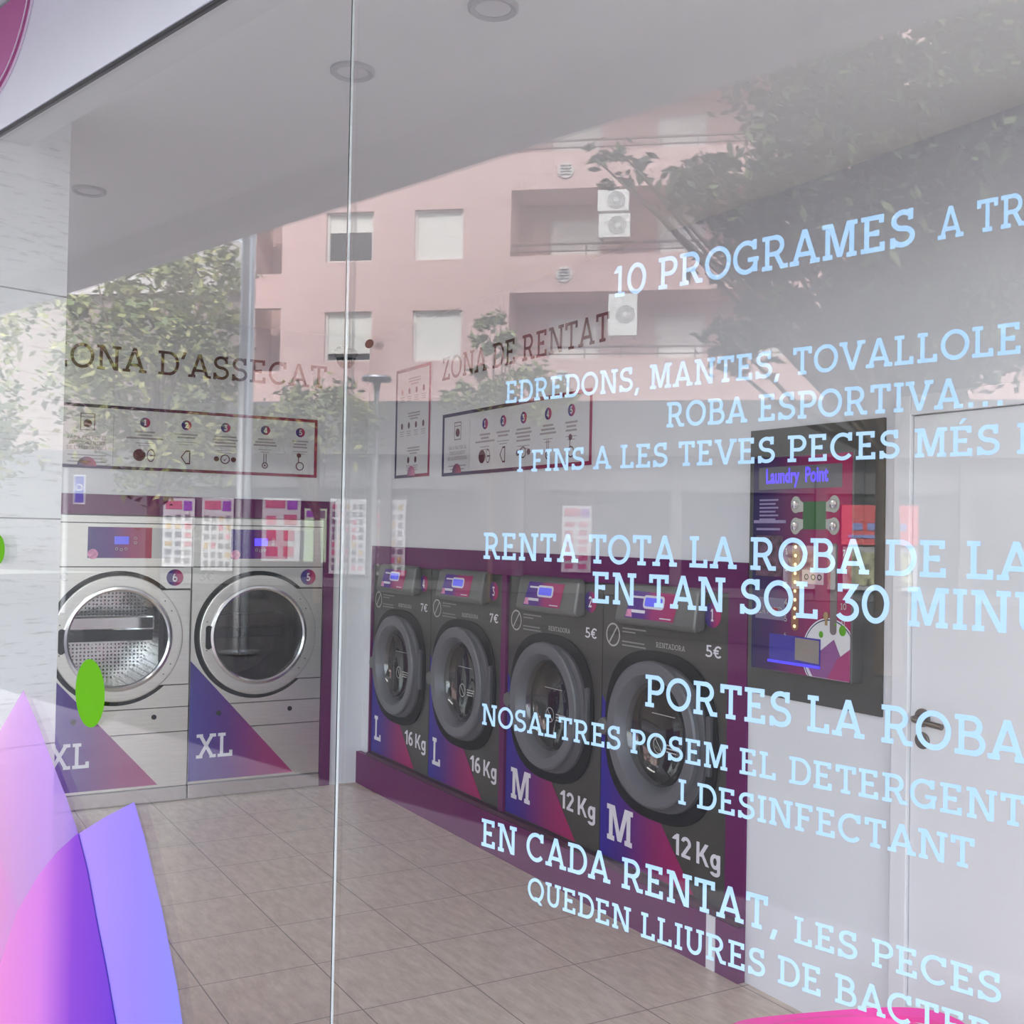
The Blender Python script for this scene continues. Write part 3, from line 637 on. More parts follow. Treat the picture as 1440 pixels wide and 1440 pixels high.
def steps_board(loc, rz, x0, w_, h_, label, words, cols):
    e = board('instruction_board', loc, rz, w_, h_, label, 0, 0)
    hx = x0
    ic = MB()    # little washing-machine icon
    for a in ((hx - .038, hx + .038, h_ - .145, h_ - .141), (hx - .038, hx + .038, h_ - .055, h_ - .051), (hx - .038, hx - .034, h_ - .145, h_ - .051), (hx + .034, hx + .038, h_ - .145, h_ - .051), (hx - .038, hx + .038, h_ - .073, h_ - .070)):
        ic.poly([(a[0], a[2]), (a[1], a[2]), (a[1], a[3]), (a[0], a[3])], -.0068)
    ic.disc(hx, h_ - .107, .022, -.0075, -.0062, 24); ic.build('machine_icon', LETP, e, recalc=False)
    tx = MB()
    for k, wtxt in enumerate(words):
        L = layout(wtxt, .17)[1] * .017; lettering(tx, wtxt, hx - L / 2, h_ - .195 - k * .028, .019, .17, hx + L / 2, -.0068)
    lines(tx, hx, h_ - .285, (.20, .16, .20), .018, .006)
    tx.build('heading_text', PRINT, e, recalc=False)
    halfm = MB(); pts = [(hx + .05 * math.cos(math.pi * i / 20), .012 + .05 * math.sin(math.pi * i / 20)) for i in range(21)]
    halfm.prism(pts, -.0105, -.009); halfm.build('brand_half_circle', grad('half_circle_%d' % int(hx * 1000), [(0, (.03, .02, .10)), (1, (.45, .08, .14))], 0, hx - .05, hx + .05), e)
    MB().box(hx + .135, hx + .138, -.0068, -.006, .03, h_ - .05).build('divider', pm('divider_grey', (.40, .38, .40), .5, noise=.02, nscale=9), e)
    for k, cx in enumerate(cols):
        zt = h_ - .083
        bd = MB().disc(cx, zt, .028, -.0075, -.006, 28).build('step_badge', grad('step_badge_%d' % int(cx * 1000), BADGE, 0, cx - .028, cx + .028), e)
        mb = MB(); n_ = str(k + 1); tot = layout(n_, .17)[1] * .030; lettering(mb, n_, cx - tot / 2, zt - .016, .032, .18, cx + tot / 2, -.0082); mb.build('step_number', PANEL, bd, recalc=False)
        mb = MB(); ws = ((.11, .08, .20), (.13, .10), (.13, .15, .12, .13), (.09, .12, .14), (.10, .08, .09))[k]
        lines(mb, cx, zt - .058, ws, .018, .009); lines(mb, cx, zt - .058 - .018 * len(ws) - .006, (ws[0] * .9, ws[0] * .6), .014, .004); mb.build('step_text', PRINT, e, recalc=False)
        zi = .085; ic = MB()
        if k == 0: ic.disc(cx - .028, zi, .034, -.0075, -.0062, 24); ic.lathe([(.030, -.0075), (.036, -.0075)], cx + .035, zi, 28, sx=.6); ic.poly([(cx + .03, zi - .005), (cx + .065, zi), (cx + .03, zi + .005)], -.0078)
        if k == 1: ic.loops([[(x, -.0075, z) for x, z in q] for q in ([(cx - .03, zi), (cx, zi + .04), (cx + .025, zi + .04), (cx + .025, zi - .04), (cx, zi - .04)], [(cx - .022, zi), (cx, zi + .031), (cx + .018, zi + .031), (cx + .018, zi - .031), (cx, zi - .031)])])
        if k == 2: ic.disc(cx - .05, zi, .015, -.0075, -.0062, 18); ic.disc(cx + .05, zi, .015, -.0075, -.0062, 18); ic.lathe([(.022, -.0075), (.028, -.0075)], cx, zi, 24); ic.poly([(cx - .013, zi + .002), (cx - .004, zi - .012), (cx + .015, zi + .012), (cx - .004, zi - .004)], -.0075)
        if k == 3: ic.lathe([(.013, -.0075), (.019, -.0075)], cx, zi - .025, 20); ic.poly([(cx - .009, zi - .01), (cx - .005, zi - .01), (cx - .005, zi + .045), (cx - .009, zi + .045)], -.0075); ic.poly([(cx + .005, zi - .01), (cx + .009, zi - .01), (cx + .009, zi + .045), (cx + .005, zi + .045)], -.0075); ic.disc(cx, zi - .025, .006, -.0075, -.0062, 12)
        if k == 4: ic.lathe([(.020, -.0075), (.026, -.0075)], cx, zi - .02, 20); ic.poly([(cx - .012, zi), (cx - .006, zi), (cx - .006, zi + .045), (cx - .012, zi + .045)], -.0075); ic.disc(cx - .006, zi + .045, .014, -.0075, -.0062, 16)
        ic.build('step_icon', LETP, e, recalc=False)
    return e
steps_board((.62, BY, 1.872), 0, .423, 1.746, .352, 'long white instruction board with plum frame above the steel dryers', ('PAS A PAS PER AL', 'FUNCIONAMENT', "DE L'ASSECADORA"), (.729, .959, 1.185, 1.423, 1.639))
steps_board((WX, 5.396, 1.856), -math.pi / 2, .175, 1.433, .333, 'long white instruction board with plum frame above the washing machines', ('PAS A PAS PER AL', 'FUNCIONAMENT', 'DE LA RENTADORA'), (.475, .66, .855, 1.075, 1.27))
e = board('info_poster', (WX, 6.018, 1.866), -math.pi / 2, .462, .633, 'tall white information poster in the corner above the washing machines', 0, 0, 'poster')
mb = MB(); ic = MB()
for z, nn in ((.53, 4), (.33, 4), (.13, 2)):
    lines(mb, .25, z + .035, (.16, .16, .10), .016, .008)
    for k in range(nn):
        cx = .231 + (k - (nn - 1) / 2) * .095; ic.disc(cx, z - .03, .013, -.0078, -.006, 14, sz=1.4); lines(mb, cx, z - .065, (.06, .05, .055), .012, .004)
mb.build('poster_text', PRINT, e, recalc=False); ic.build('poster_icons', LETP, e, recalc=False)
MB().prism([(.231 + .05 * math.cos(math.pi * i / 20), .010 + .055 * math.sin(math.pi * i / 20)) for i in range(21)], -.0105, -.009).build('brand_half_circle', grad('half_circle_poster', [(0, (.25, .06, .2)), (1, (.6, .2, .3))], 0, .18, .28), e)

def wall_words(text, loc, rz, cap, width, label):
    e = empty('wall_lettering', loc, rz, label, 'lettering')
    W, tot = layout(text, .125); k = width / tot
    for _, P in W:
        mb = MB()
        for q, j in P: mb.poly([(px * k, pz * cap) for px, pz in q], -.002 - j * 2e-5)
        mb.build('word', LETP, e, recalc=False)
wall_words("ZONA D'ASSECAT", (.835, BY, 2.42), 0, .136, 1.585, 'plum lettering on the wall above the dryers instruction board')
wall_words('ZONA DE RENTAT', (WX, 5.428, 2.378), -math.pi / 2, .124, 1.575, 'plum lettering on the wall above the washing machines board')
dc = empty('dome_camera', (WX - .20, BY - .03, 2.63), 0, 'small dark dome camera high in the room corner', 'camera')
MB(lambda x, y, z: Vector((x, -z, y))).lathe([(.07, .02), (.075, 0), (.06, -.03)], 0, .08, 24, True, True).build('housing', pm('camera_grey', (.25, .25, .25), .5, noise=.05, nscale=20), dc, smooth=True)
MB(lambda x, y, z: Vector((x, -z, y))).lathe([(.06, -.03), (.052, -.06), (.03, -.085), (.005, -.092)], 0, .08, 24, False, True).build('dome', BLACK, dc, smooth=True)
MB().box(-.02, .02, -.05, .03, .02, .05).build('bracket', pm('camera_grey', (.25, .25, .25), .5), dc)

# ================================================================== PAYMENT MACHINE
GREYP = pm('grey_backing_panel', (.075, .073, .070), .5, .2, noise=.05, nscale=12)
PX = WX - .010
tag(MB().box(PX, WX - .0005, 2.370, 2.964, 1.014, 1.929).build('backing_panel', GREYP), 'flat dark grey wall panel behind the payment machine', 'panel')
pyl = 2.897
e = empty('payment_machine', (PX, pyl, 0), -math.pi / 2, 'wall payment machine with magenta face and blue lit sign', 'payment machine')
PW = .452; Z0, Z1 = 1.108, 1.829; FY = -.048
def q(px, py):
    """Face position from fractions (0..1, 0..1 from the top)."""
    return px * PW, Z1 - py * (Z1 - Z0)
MB().box(0, PW, FY, 0, Z0, Z1).build('cabinet', pm('cabinet_grey', (.10, .10, .10), .4, .4, noise=.04, nscale=20), e, bevel=.003)
MB().poly([(.004, Z0 + .004), (PW - .004, Z0 + .004), (PW - .004, Z1 - .004), (.004, Z1 - .004)], FY - .001).build('face_print', grad('payment_face', [(0, (.012, .008, .075)), (.22, (.045, .005, .085)), (.55, (.19, .006, .085)), (.85, (.34, .008, .085)), (1, (.30, .008, .08))], 0, 0, PW, .3), e, recalc=False)
def rq(mb, x0, x1, y0, y1, y): a = q(x0, y0); b_ = q(x1, y1); mb.poly([(a[0], b_[1]), (b_[0], b_[1]), (b_[0], a[1]), (a[0], a[1])], y)
mb = MB(); rq(mb, .07, .90, .050, .155, FY - .002); s_ = mb.build('sign_window', pm('sign_window_grey', (.10, .095, .11), .3, noise=.03, nscale=20), e, recalc=False)
a = q(.145, .125); sans('lit_text', 'Laundry  Point', .068, BLUELED, s_, a[0], FY - .003, a[1], sx=.70, bold=.0015)
mb = MB(); rq(mb, .53, .755, .215, .34, FY - .003); mb.build('display', pm('green_display', (.006, .05, .012), .3, emit=(.01, .08, .015), es=.25), e, recalc=False)
for kx in (.46, .83):
    k = MB(); sgn = 1 if kx < .6 else -1
    for ky in (.228, .325):
        c = q(kx, ky); k.disc(c[0], c[1], .022, FY - .0035, FY - .001, 24, sz=1.25); d1 = q(kx + sgn * .075, .24 if ky < .27 else .315)
        k.prism([(c[0], c[1] + .026), (c[0], c[1] - .026), (d1[0], d1[1] - .014), (d1[0], d1[1] + .014)], FY - .0034, FY - .001)
    k.build('button_plate', pm('button_plate_grey', (.42, .42, .38), .4, noise=.03, nscale=30), e)
    for ky in (.228, .325):
        c = q(kx, ky); MB().lathe([(.016, FY - .003), (.015, FY - .010), (.010, FY - .012)], c[0], c[1], 20, False, True).build('button', CHROME, e, smooth=True)
c0, c1 = q(.465, .40), q(.465, .80)
MB().prism(rrect(c0[0] - .016, c0[0] + .016, c1[1], c0[1], .015), FY - .003, FY - .001).build('selector_strip', pm('selector_copper', (.30, .13, .07), .4, .5, noise=.1, nscale=30), e)
lg_ = MB()
for k in range(10):
    c = q(.465, .42 + k * .040); lg_.disc(c[0], c[1], .006, FY - .0045, FY - .003, 12)
lg_.build('selector_lights', pm('warm_led', (.7, .5, .3), .3, emit=(1, .75, .45), es=.6), e)
c0, c1 = q(.835, .40), q(.835, .80)
MB().prism(rrect(c0[0] - .014, c0[0] + .014, c1[1], c0[1], .013), FY - .003, FY - .001).build('coin_rail', pm('rail_grey', (.16, .13, .13), .4, .3, noise=.05, nscale=30), e)
nb = MB()
for k in range(6):
    for col, base in ((.37, 1), (.925, 7)):
        s = str(base + k); c = q(col, .455 + k * .077); W_ = layout(s, .14)[1] * .018; lettering(nb, s, c[0] - W_ / 2, c[1], .020, .15, c[0] + W_ / 2, FY - .002)
nb.build('selector_numbers', LETG, e, recalc=False)
mb = MB(); rq(mb, .53, .74, .522, .585, FY - .0025); lb = mb.build('pictogram_label', pm('label_pink', (.55, .36, .42), .5, noise=.03, nscale=20), e, recalc=False)
mb = MB()
for k, xx in enumerate((.575, .64, .70)):
    c = q(xx, .553); mb.ring(c[0], c[1], .006, .010, FY - .0032, 14)
mb.build('pictograms', BLACK, lb, recalc=False)
mb = MB()
for k in range(6): rq(mb, .08, .28 - .03 * (k % 2), .20 + k * .018, .208 + k * .018, FY - .002)
rq(mb, .02, .36, .298, .312, FY - .002); rq(mb, .05, .30, .335, .345, FY - .002)
mb.build('small_print', pm('lilac_print', (.30, .24, .42), .5, noise=.1, nscale=60), e, recalc=False)
mb = MB(); rq(mb, .05, .33, .37, .56, FY - .002); mb.build('picture_print', pm('picture_print', (.10, .045, .075), .5, noise=.9, nscale=38), e, recalc=False)
mb = MB(); rq(mb, .05, .36, .66, .76, FY - .002); mb.build('card_slot_plate', pm('plate_lilac', (.16, .13, .22), .4, noise=.05, nscale=20), e, recalc=False)
mb = MB(); rq(mb, .20, .29, .705, .735, FY - .003); mb.build('red_light', pm('red_mark', (.30, .01, .02), .4, noise=.02, nscale=20), e, recalc=False)
c = q(.08, .735); mb = MB(); lettering(mb, 'LAVAND', c[0], c[1], .024, .10, c[0] + .115, FY - .002); mb.build('maker_text', LETG, e, recalc=False)
kh = MB(); c = q(.77, .72); kh.disc(c[0], c[1], .010, FY - .006, FY - .001, 18, sz=1.3); c = q(.77, .75); kh.box(c[0] - .005, c[0] + .005, FY - .004, FY - .001, c[1] - .008, c[1] + .008); kh.build('key_lock', pm('brass', (.45, .32, .15), .35, .9, noise=.05, nscale=40), e)
# logo circle, clipped by the cabinet edge
c = q(.80, .895); R_ = .118
def clipc(r, n=64): return [(min(max(c[0] + r * math.cos(2 * math.pi * i / n), .004), PW - .004), max(c[1] + r * 1.02 * math.sin(2 * math.pi * i / n), Z0 + .004)) for i in range(n)]
lgp = MB().poly(clipc(R_), FY - .002).build('logo', LETW, e, recalc=False)
MB().poly(clipc(R_ - .004), FY - .0023).build('logo_outline', pm('navy_print', (.02, .015, .08), .5, noise=.05, nscale=30), lgp, recalc=False)
MB().poly(clipc(R_ - .008), FY - .0026).build('logo_field', PANEL, lgp, recalc=False)
zc = c[1]; xr = PW - .004; zb = Z0 + .005
MB().poly([(c[0] - .10, zc - .03), (c[0] + .02, zc + .055), (c[0] + .055, zc - .01), (c[0] + .06, zb), (c[0] - .07, zb)], FY - .0029).build('logo_petal', pm('petal_plum', (.22, .06, .22), .5, noise=.05, nscale=20), lgp, recalc=False)
MB().poly([(xr, zc + .03), (xr, zb), (c[0] - .01, zb), (c[0] + .0, zc - .06), (c[0] + .035, zc - .005)], FY - .0032).build('logo_petal', pm('petal_magenta', (.32, .02, .14), .5, noise=.05, nscale=20), lgp, recalc=False)
gd = MB(); gd.disc(c[0] + .055, zc + .085, .014, FY - .0035, FY - .0026, 18, sz=1.2); gd.disc(c[0] - .035, zc + .066, .009, FY - .0035, FY - .0026, 16, sz=1.2); gd.disc(c[0] + .025, zc + .102, .004, FY - .0035, FY - .0026, 10); gd.build('logo_dots', GREEN, lgp)
# lit delivery tray
a = q(.21, .825); b_ = q(.72, .95)
tr = MB(); tr.box(a[0], b_[0], FY - .0045, FY - .0035, b_[1], a[1]); tr.build('delivery_tray', pm('tray_blue', (.012, .008, .10), .25, emit=(.02, .01, .35), es=.25), e)
MB().poly([(a[0] + .12, b_[1] + .014), (b_[0] - .004, b_[1] + .010), (b_[0] - .004, a[1] - .006), (a[0] + .12, a[1] - .004)], FY - .0055).build('tray_flap', pm('flap_taupe', (.24, .20, .18), .4, noise=.05, nscale=20), e, recalc=False)
MB().box(a[0], b_[0], FY - .012, FY - .0045, b_[1] - .004, b_[1] + .004).build('tray_light', pm('tray_light', (.03, .02, .3), .3, emit=(.05, .03, .9), es=.7), e)

# ================================================================== DOOR
d = empty('door_1', (WX, 2.315, 0), -math.pi / 2, None, None); d['kind'] = 'structure'
DW = pm('door_white', (.72, .72, .745), .45, noise=.01, nscale=5)
fr = MB(); fr.box(0, .060, -.030, 0, 0, 1.985); fr.box(.060, .90, -.030, 0, 1.925, 1.985); fr.box(.84, .90, -.030, 0, 0, 1.925); fr.box(-.006, 0, -.012, 0, 0, 1.99)
fr.build('door_frame', DW, d, bevel=.004)
fr = MB(); fr.box(.062, .838, -.018, 0, .004, 1.923); fr.build('door_leaf', DW, d, bevel=.003)
BRZ = pm('bronze_grey', (.22, .19, .17), .32, .9, noise=.04, nscale=30)
hd = MB(); hd.disc(.108, 1.038, .027, -.026, -.018, 26); hd.disc(.108, .972, .025, -.026, -.018, 26)
ho = hd.build('handle_rose', BRZ, d, bevel=.003)
MB().tube([(.108, -.026, 1.038), (.108, -.062, 1.038), (.118, -.070, 1.037), (.16, -.072, 1.034), (.215, -.070, 1.030)], .009, 10).build('door_handle', BRZ, d, smooth=True)
struct(MB().box(WX - .004, WX, 2.316, 2.968, 0, .06).build('baseboard_right', WHITE)) if False else None

# ================================================================== PINK BASKET
PINK = pm('pink_plastic', (.85, .02, .36), .32, noise=.03, nscale=12)
bk = empty('laundry_basket', (1.965, 1.785, 0), -.3, 'bright pink plastic laundry tub on the floor by the door', 'laundry basket')
def oval(rx, ry, z, n=56): return [(math.copysign(abs(math.cos(2 * math.pi * i / n)) ** .8, math.cos(2 * math.pi * i / n)) * rx, math.copysign(abs(math.sin(2 * math.pi * i / n)) ** .8, math.sin(2 * math.pi * i / n)) * ry, z) for i in range(n)]
bz = .412
MB().loops([oval(.20, .15, .005), oval(.22, .165, .10), oval(.255, .195, bz - .05), oval(.265, .20, bz - .02), oval(.256, .192, bz - .02), oval(.246, .186, bz - .06), oval(.21, .156, .10), oval(.19, .14, .012)], True, True).build('tub', PINK, bk, smooth=True)
def rimz(i, n=56): return bz + .018 * math.cos(4 * math.pi * i / n)
def ov2(rx, ry, dz): return [(x, y, rimz(i) + dz) for i, (x, y, z) in enumerate(oval(rx, ry, 0))]
MB().loops([ov2(.262, .198, -.025), ov2(.290, .222, -.018), ov2(.296, .228, -.006), ov2(.285, .218, .002), ov2(.258, .194, -.010), ov2(.262, .198, -.025)]).build('rim', PINK, bk, smooth=True)

# ================================================================== OUTSIDE: canopy lights, pavement, street
DLW = pm('downlight_rim', (.58, .58, .59), .5, noise=.03, nscale=30)
for s, lab in ((2.321, 'round recessed downlight crossed by the joint of the glass panes'), (1.80, 'round ceiling downlight over the middle of the shop, third from the pillar'), (3.85, 'round recessed downlight on the ceiling close to the pillar')):
    e = empty('downlight', gl(s, 1.745, CZ), 0, lab, 'ceiling light', 'round downlights in the shop ceiling')
    MB(lambda x, y, z: Vector((x, z, y))).lathe([(.058, 0), (.058, -.008), (.053, -.012), (.041, -.008), (.041, 0)], 0, 0, 36).build('trim_ring', DLW, e, smooth=True)
    MB(lambda x, y, z: Vector((x, z, y))).disc(0, 0, .041, -.006, 0, 30).build('diffuser', pm('diffuser_grey', (.74, .74, .75), .4, noise=.02, nscale=20), e)
PAVE = pm('pavement', (.40, .36, .36), .7, noise=.10, nscale=2.5)
ASPH = pm('asphalt', (.055, .055, .057), .8, noise=.15, nscale=6)
pv = MB(G).box(SR - 25, SL + 30, -1.87, GD - .03, -.12, -.002).build('pavement', PAVE); struct(pv)
struct(MB(G).box(SR - 25, SL + 30, -12.0, -1.87, -.15, -.03).build('road', ASPH))
struct(MB(G).box(SR - 25, SL + 30, -70, -12.0, -.16, -.02).build('pavement_far', ASPH))

# ---- the building across the street
BRICK = bpy.data.materials.new('pink_brick'); BRICK.use_nodes = True; t = BRICK.node_tree; b = t.nodes['Principled BSDF']; b.inputs['Roughness'].default_value = .85
tc = t.nodes.new('ShaderNodeTexCoord'); mp = t.nodes.new('ShaderNodeMapping'); mp.inputs['Scale'].default_value = (.3, .3, 7)
n1 = t.nodes.new('ShaderNodeTexNoise'); n1.inputs['Scale'].default_value = 2.2; n1.inputs['Detail'].default_value = 8
t.links.new(tc.outputs['Object'], mp.inputs[0]); t.links.new(mp.outputs[0], n1.inputs['Vector'])
cr = t.nodes.new('ShaderNodeValToRGB'); cr.color_ramp.elements[0].position = .25; cr.color_ramp.elements[1].position = .75
cr.color_ramp.elements[0].color = (.56, .36, .34, 1); cr.color_ramp.elements[1].color = (.68, .47, .45, 1)
t.links.new(n1.outputs['Fac'], cr.inputs[0]); t.links.new(cr.outputs[0], b.inputs['Base Color'])
SHUT = pm('roller_shutter', (.74, .73, .69), .6, noise=.05, nscale=3, stretch=(1, 1, 14))
DGLASS = pm('dark_window_glass', (.03, .035, .04), .1, noise=.2, nscale=2)
FRAM = pm('pale_frame', (.72, .68, .66), .5, noise=.03, nscale=10)
RAIL = pm('rail_brown', (.10, .06, .055), .5, .3, noise=.05, nscale=20)
GRYF = pm('grey_fascia', (.085, .085, .09), .6, noise=.08, nscale=2)
def grid_wall(mb, xs, zs, holes, y0, y1):
    xs = sorted(set(xs)); zs = sorted(set(zs))
    for x0, x1 in zip(xs, xs[1:]):
        run = None
        for z0, z1 in zip(zs, zs[1:]):
            cx, cz = (x0 + x1) / 2, (z0 + z1) / 2
            if any(h[0] < cx < h[1] and h[2] < cz < h[3] for h in holes):
                if run: mb.box(x0, x1, y0, y1, *run); run = None
            else: run = (run[0], z1) if run else (z0, z1)
        if run: mb.box(x0, x1, y0, y1, *run)
bd = empty('apartment_building', fac(-3, 3, 0), 0, 'pink brick apartment block with white shutters across the street, mirrored in the glass', 'building')
def loc(f):
    o = fac(-3, 3, 0)
    return lambda x, y, z: f(x, y, z) - o
FB = loc(fac)
wins = [(-10.65, -9.28), (-8.11, -6.73)]
win_h = []
for x0, x1 in wins:
    for zz in (6.27, 9.05, 11.83): win_h.append((x0, x1, zz, zz + 1.39))
for x0, x1 in ((4.2, 5.6), (7.0, 8.4)):
    for zz in (6.27, 9.05, 11.83): win_h.append((x0, x1, zz, zz + 1.39))
balc = [(-5.42, 2.6, zz, zz + 1.80 + .0) for zz in (6.29, 9.09, 11.90)]
XS = [-11.94, 12] + [v for h in win_h + balc for v in h[:2]]; ZS = [5.12, 15.5] + [v for h in win_h + balc for v in h[2:]]
mb = MB(FB); grid_wall(mb, XS, ZS, win_h + balc, 0, .35)
mb.box(-11.94, -11.6, .35, 10, 5.12, 15.5); mb.box(11.7, 12, .35, 10, 5.12, 15.5)
for h in balc:   # recess walls
    mb.box(h[0] - .02, h[1] + .02, 1.5, 1.7, h[2] - .05, h[3] + .05); mb.box(h[0] - .2, h[0], .35, 1.5, h[2] - .05, h[3] + .05); mb.box(h[1], h[1] + .2, .35, 1.5, h[2] - .05, h[3] + .05); mb.box(h[0] - .2, h[1] + .2, .35, 1.7, h[3], h[3] + .2); mb.box(h[0] - .2, h[1] + .2, .35, 1.7, h[2] - .2, h[2])
mb.build('brick_wall', BRICK, bd)
# set-back wing with loggias
mb = MB(FB)
for z0, z1 in ((5.12, 6.2), (8.05, 9.05), (10.85, 11.85), (13.6, 14.6)): mb.box(-13.55, -11.94, 1.2, 1.5, z0, z1)
mb.box(-13.55, -11.94, 3.0, 3.2, 5.12, 14.9); mb.box(-13.55, -13.45, 1.2, 3, 5.12, 14.9); mb.box(-13.55, -11.94, 1.2, 10, 14.9, 15.1)
mb.build('loggia_wing', BRICK, bd)
sh = [.70, .0, .55, .10, .86, .0]
for i, h in enumerate(win_h):
    f_ = MB(FB); 
    for a in ((h[0], h[0] + .07, h[2], h[3]), (h[1] - .07, h[1], h[2], h[3]), (h[0], h[1], h[3] - .05, h[3]), (h[0], h[1], h[2] - .04, h[2] + .05)): f_.box(a[0], a[1], .10, .20, a[2], a[3])
    f = f_.build('window', FRAM, bd)
    MB(FB).box(h[0], h[1], .24, .26, h[2], h[3]).build('pane', DGLASS, f)
    cut = {1: .62, 0: .15}.get(i, 0.0)
    MB(FB).box(h[0] + .07, h[1] - .07, .17, .22, h[2] + .05 + cut * 1.3, h[3] - .05).build('shutter', SHUT, f)
for h in balc:
    for x0, x1 in ((-4.48, -3.17), (-1.49, -.28), (1.0, 2.2)):
        f = MB(FB).box(x0 - .06, x1 + .06, 1.45, 1.5, h[2] - .05, h[2] + 1.35).build('balcony_door', FRAM, bd)
        MB(FB).box(x0, x1, 1.38, 1.44, h[2] - .05, h[2] + 1.25).build('shutter', SHUT, f)
    r = MB(FB); r.box(h[0], h[1], .10, .15, h[2] + .30, h[2] + .35); r.box(h[0], h[1], .10, .15, h[2] + .12, h[2] + .15)
    for k in range(9): xx = h[0] + .1 + k * (h[1] - h[0] - .2) / 8; r.box(xx - .02, xx + .02, .10, .15, h[2], h[2] + .35)
    r.build('balcony_rail', RAIL, bd)
    v = MB(FB); v.disc(-3.93, h[2] - .52, .22, -.05, .0, 24); vo = v.build('round_vent', FRAM, bd)
    v = MB(FB)
    for k in range(4): v.box(-4.08, -3.78, -.07, -.05, h[2] - .66 + k * .08, h[2] - .63 + k * .08)
    v.build('vent_slats', GRYF, vo)
# ground floor
mb = MB(FB); mb.box(-16, 12, -.35, .4, 3.67, 5.12); mb.build('grey_fascia', GRYF, bd)
mb = MB(FB)
for x in (-16, -13.0, -8.9, -5.2, -1.0, 2.7, 6.2, 9.6, 11.7): mb.box(x, x + .3, -.1, .4, 0, 3.67)
mb.build('ground_pillars', pm('grey_render', (.11, .11, .11), .7, noise=.05, nscale=3), bd)
mb = MB(FB); mb.box(-16, 12, .12, .2, .25, 2.75); mb.build('shop_glass', DGLASS, bd)
mb = MB(FB); mb.box(-16, 12, 0.05, .3, 2.75, 3.67); mb.box(-16, 12, .05, .3, 0, .25); mb.build('shop_frame', pm('grey_shop_frame', (.12, .12, .125), .6, noise=.05, nscale=3), bd)
mb = MB(FB); mb.box(-13.3, -11.94, .45, 10, 0, 5.1); mb.box(-16, 12, .25, .45, 0, 5.1); mb.build('base_block', GRYF, bd)
mb = MB(FB); mb.box(-11.94, 12, 0, 10, 15.5, 15.7); mb.build('roof', pm('roof_brown', (.25, .14, .11), .8, noise=.1, nscale=3), bd)
# neighbouring lower house with a gable
nb = empty('gabled_house', fac(-18, 8, 0), 0, 'low house with a pale gable beyond the trees, mirrored past the tall pole', 'building')
o2 = fac(-18, 8, 0); FH = lambda x, y, z: fac(x, y, z) - o2
MB(FH).box(-70, -14.5, 6, 14, 4.2, 9.6).build('house_wall', pm('house_render', (.20, .16, .15), .8, noise=.1, nscale=2), nb)
MB(FH).box(-70, -14.45, 5.9, 14, 0, 4.2).build('house_base', GRYF, nb)
m_ = MB(FH); m_.prism([(-70.5, 9.6), (-14.1, 9.6), (-14.1, 9.8), (-15.8, 11.3), (-70.5, 11.3)], 5.7, 14.3); m_.build('house_roof', pm('roof_grey', (.42, .40, .40), .7, noise=.1, nscale=3), nb)

def ac(x, z, w_, h_, label):
    o = fac(x + w_ / 2, -.05, z); F = lambda a, y, c: fac(a, y, c) - o
    e = empty('ac_unit', o, 0, label, 'air conditioner', 'air conditioners on the pink facade')
    MB(F).box(x, x + w_, -.30, .0, z, z + h_).build('case', pm('ac_white', (.80, .80, .78), .5, noise=.02, nscale=10), e)
    m = MB(F); r = min(h_ * .42, .24); cx = x + w_ * .60; cz = z + h_ / 2
    for k in (1, .75, .5): m.lathe([(r * k - .03, -.31), (r * k, -.31)], cx, cz, 24)
    m.build('fan_grille', pm('ac_grille', (.25, .25, .25), .5, noise=.05, nscale=20), e)
    MB(F).disc(cx, cz, .06, -.315, -.30, 16).build('fan_hub', pm('ac_white', (.8, .8, .78), .5), e)
    b = MB(F); b.box(x + .05, x + .10, -.30, .0, z - .05, z); b.box(x + w_ - .10, x + w_ - .05, -.30, .0, z - .05, z); b.build('bracket', GRYF, e)
ac(-3.03, 10.16, .82, .56, 'white air conditioner under the balcony ceiling, upper of two')
ac(-2.99, 9.46, .82, .62, 'white air conditioner just above the balcony rail, lower of two')
ac(-2.70, 6.85, .75, 1.10, 'tall white air conditioner on the lower balcony of the pink block')

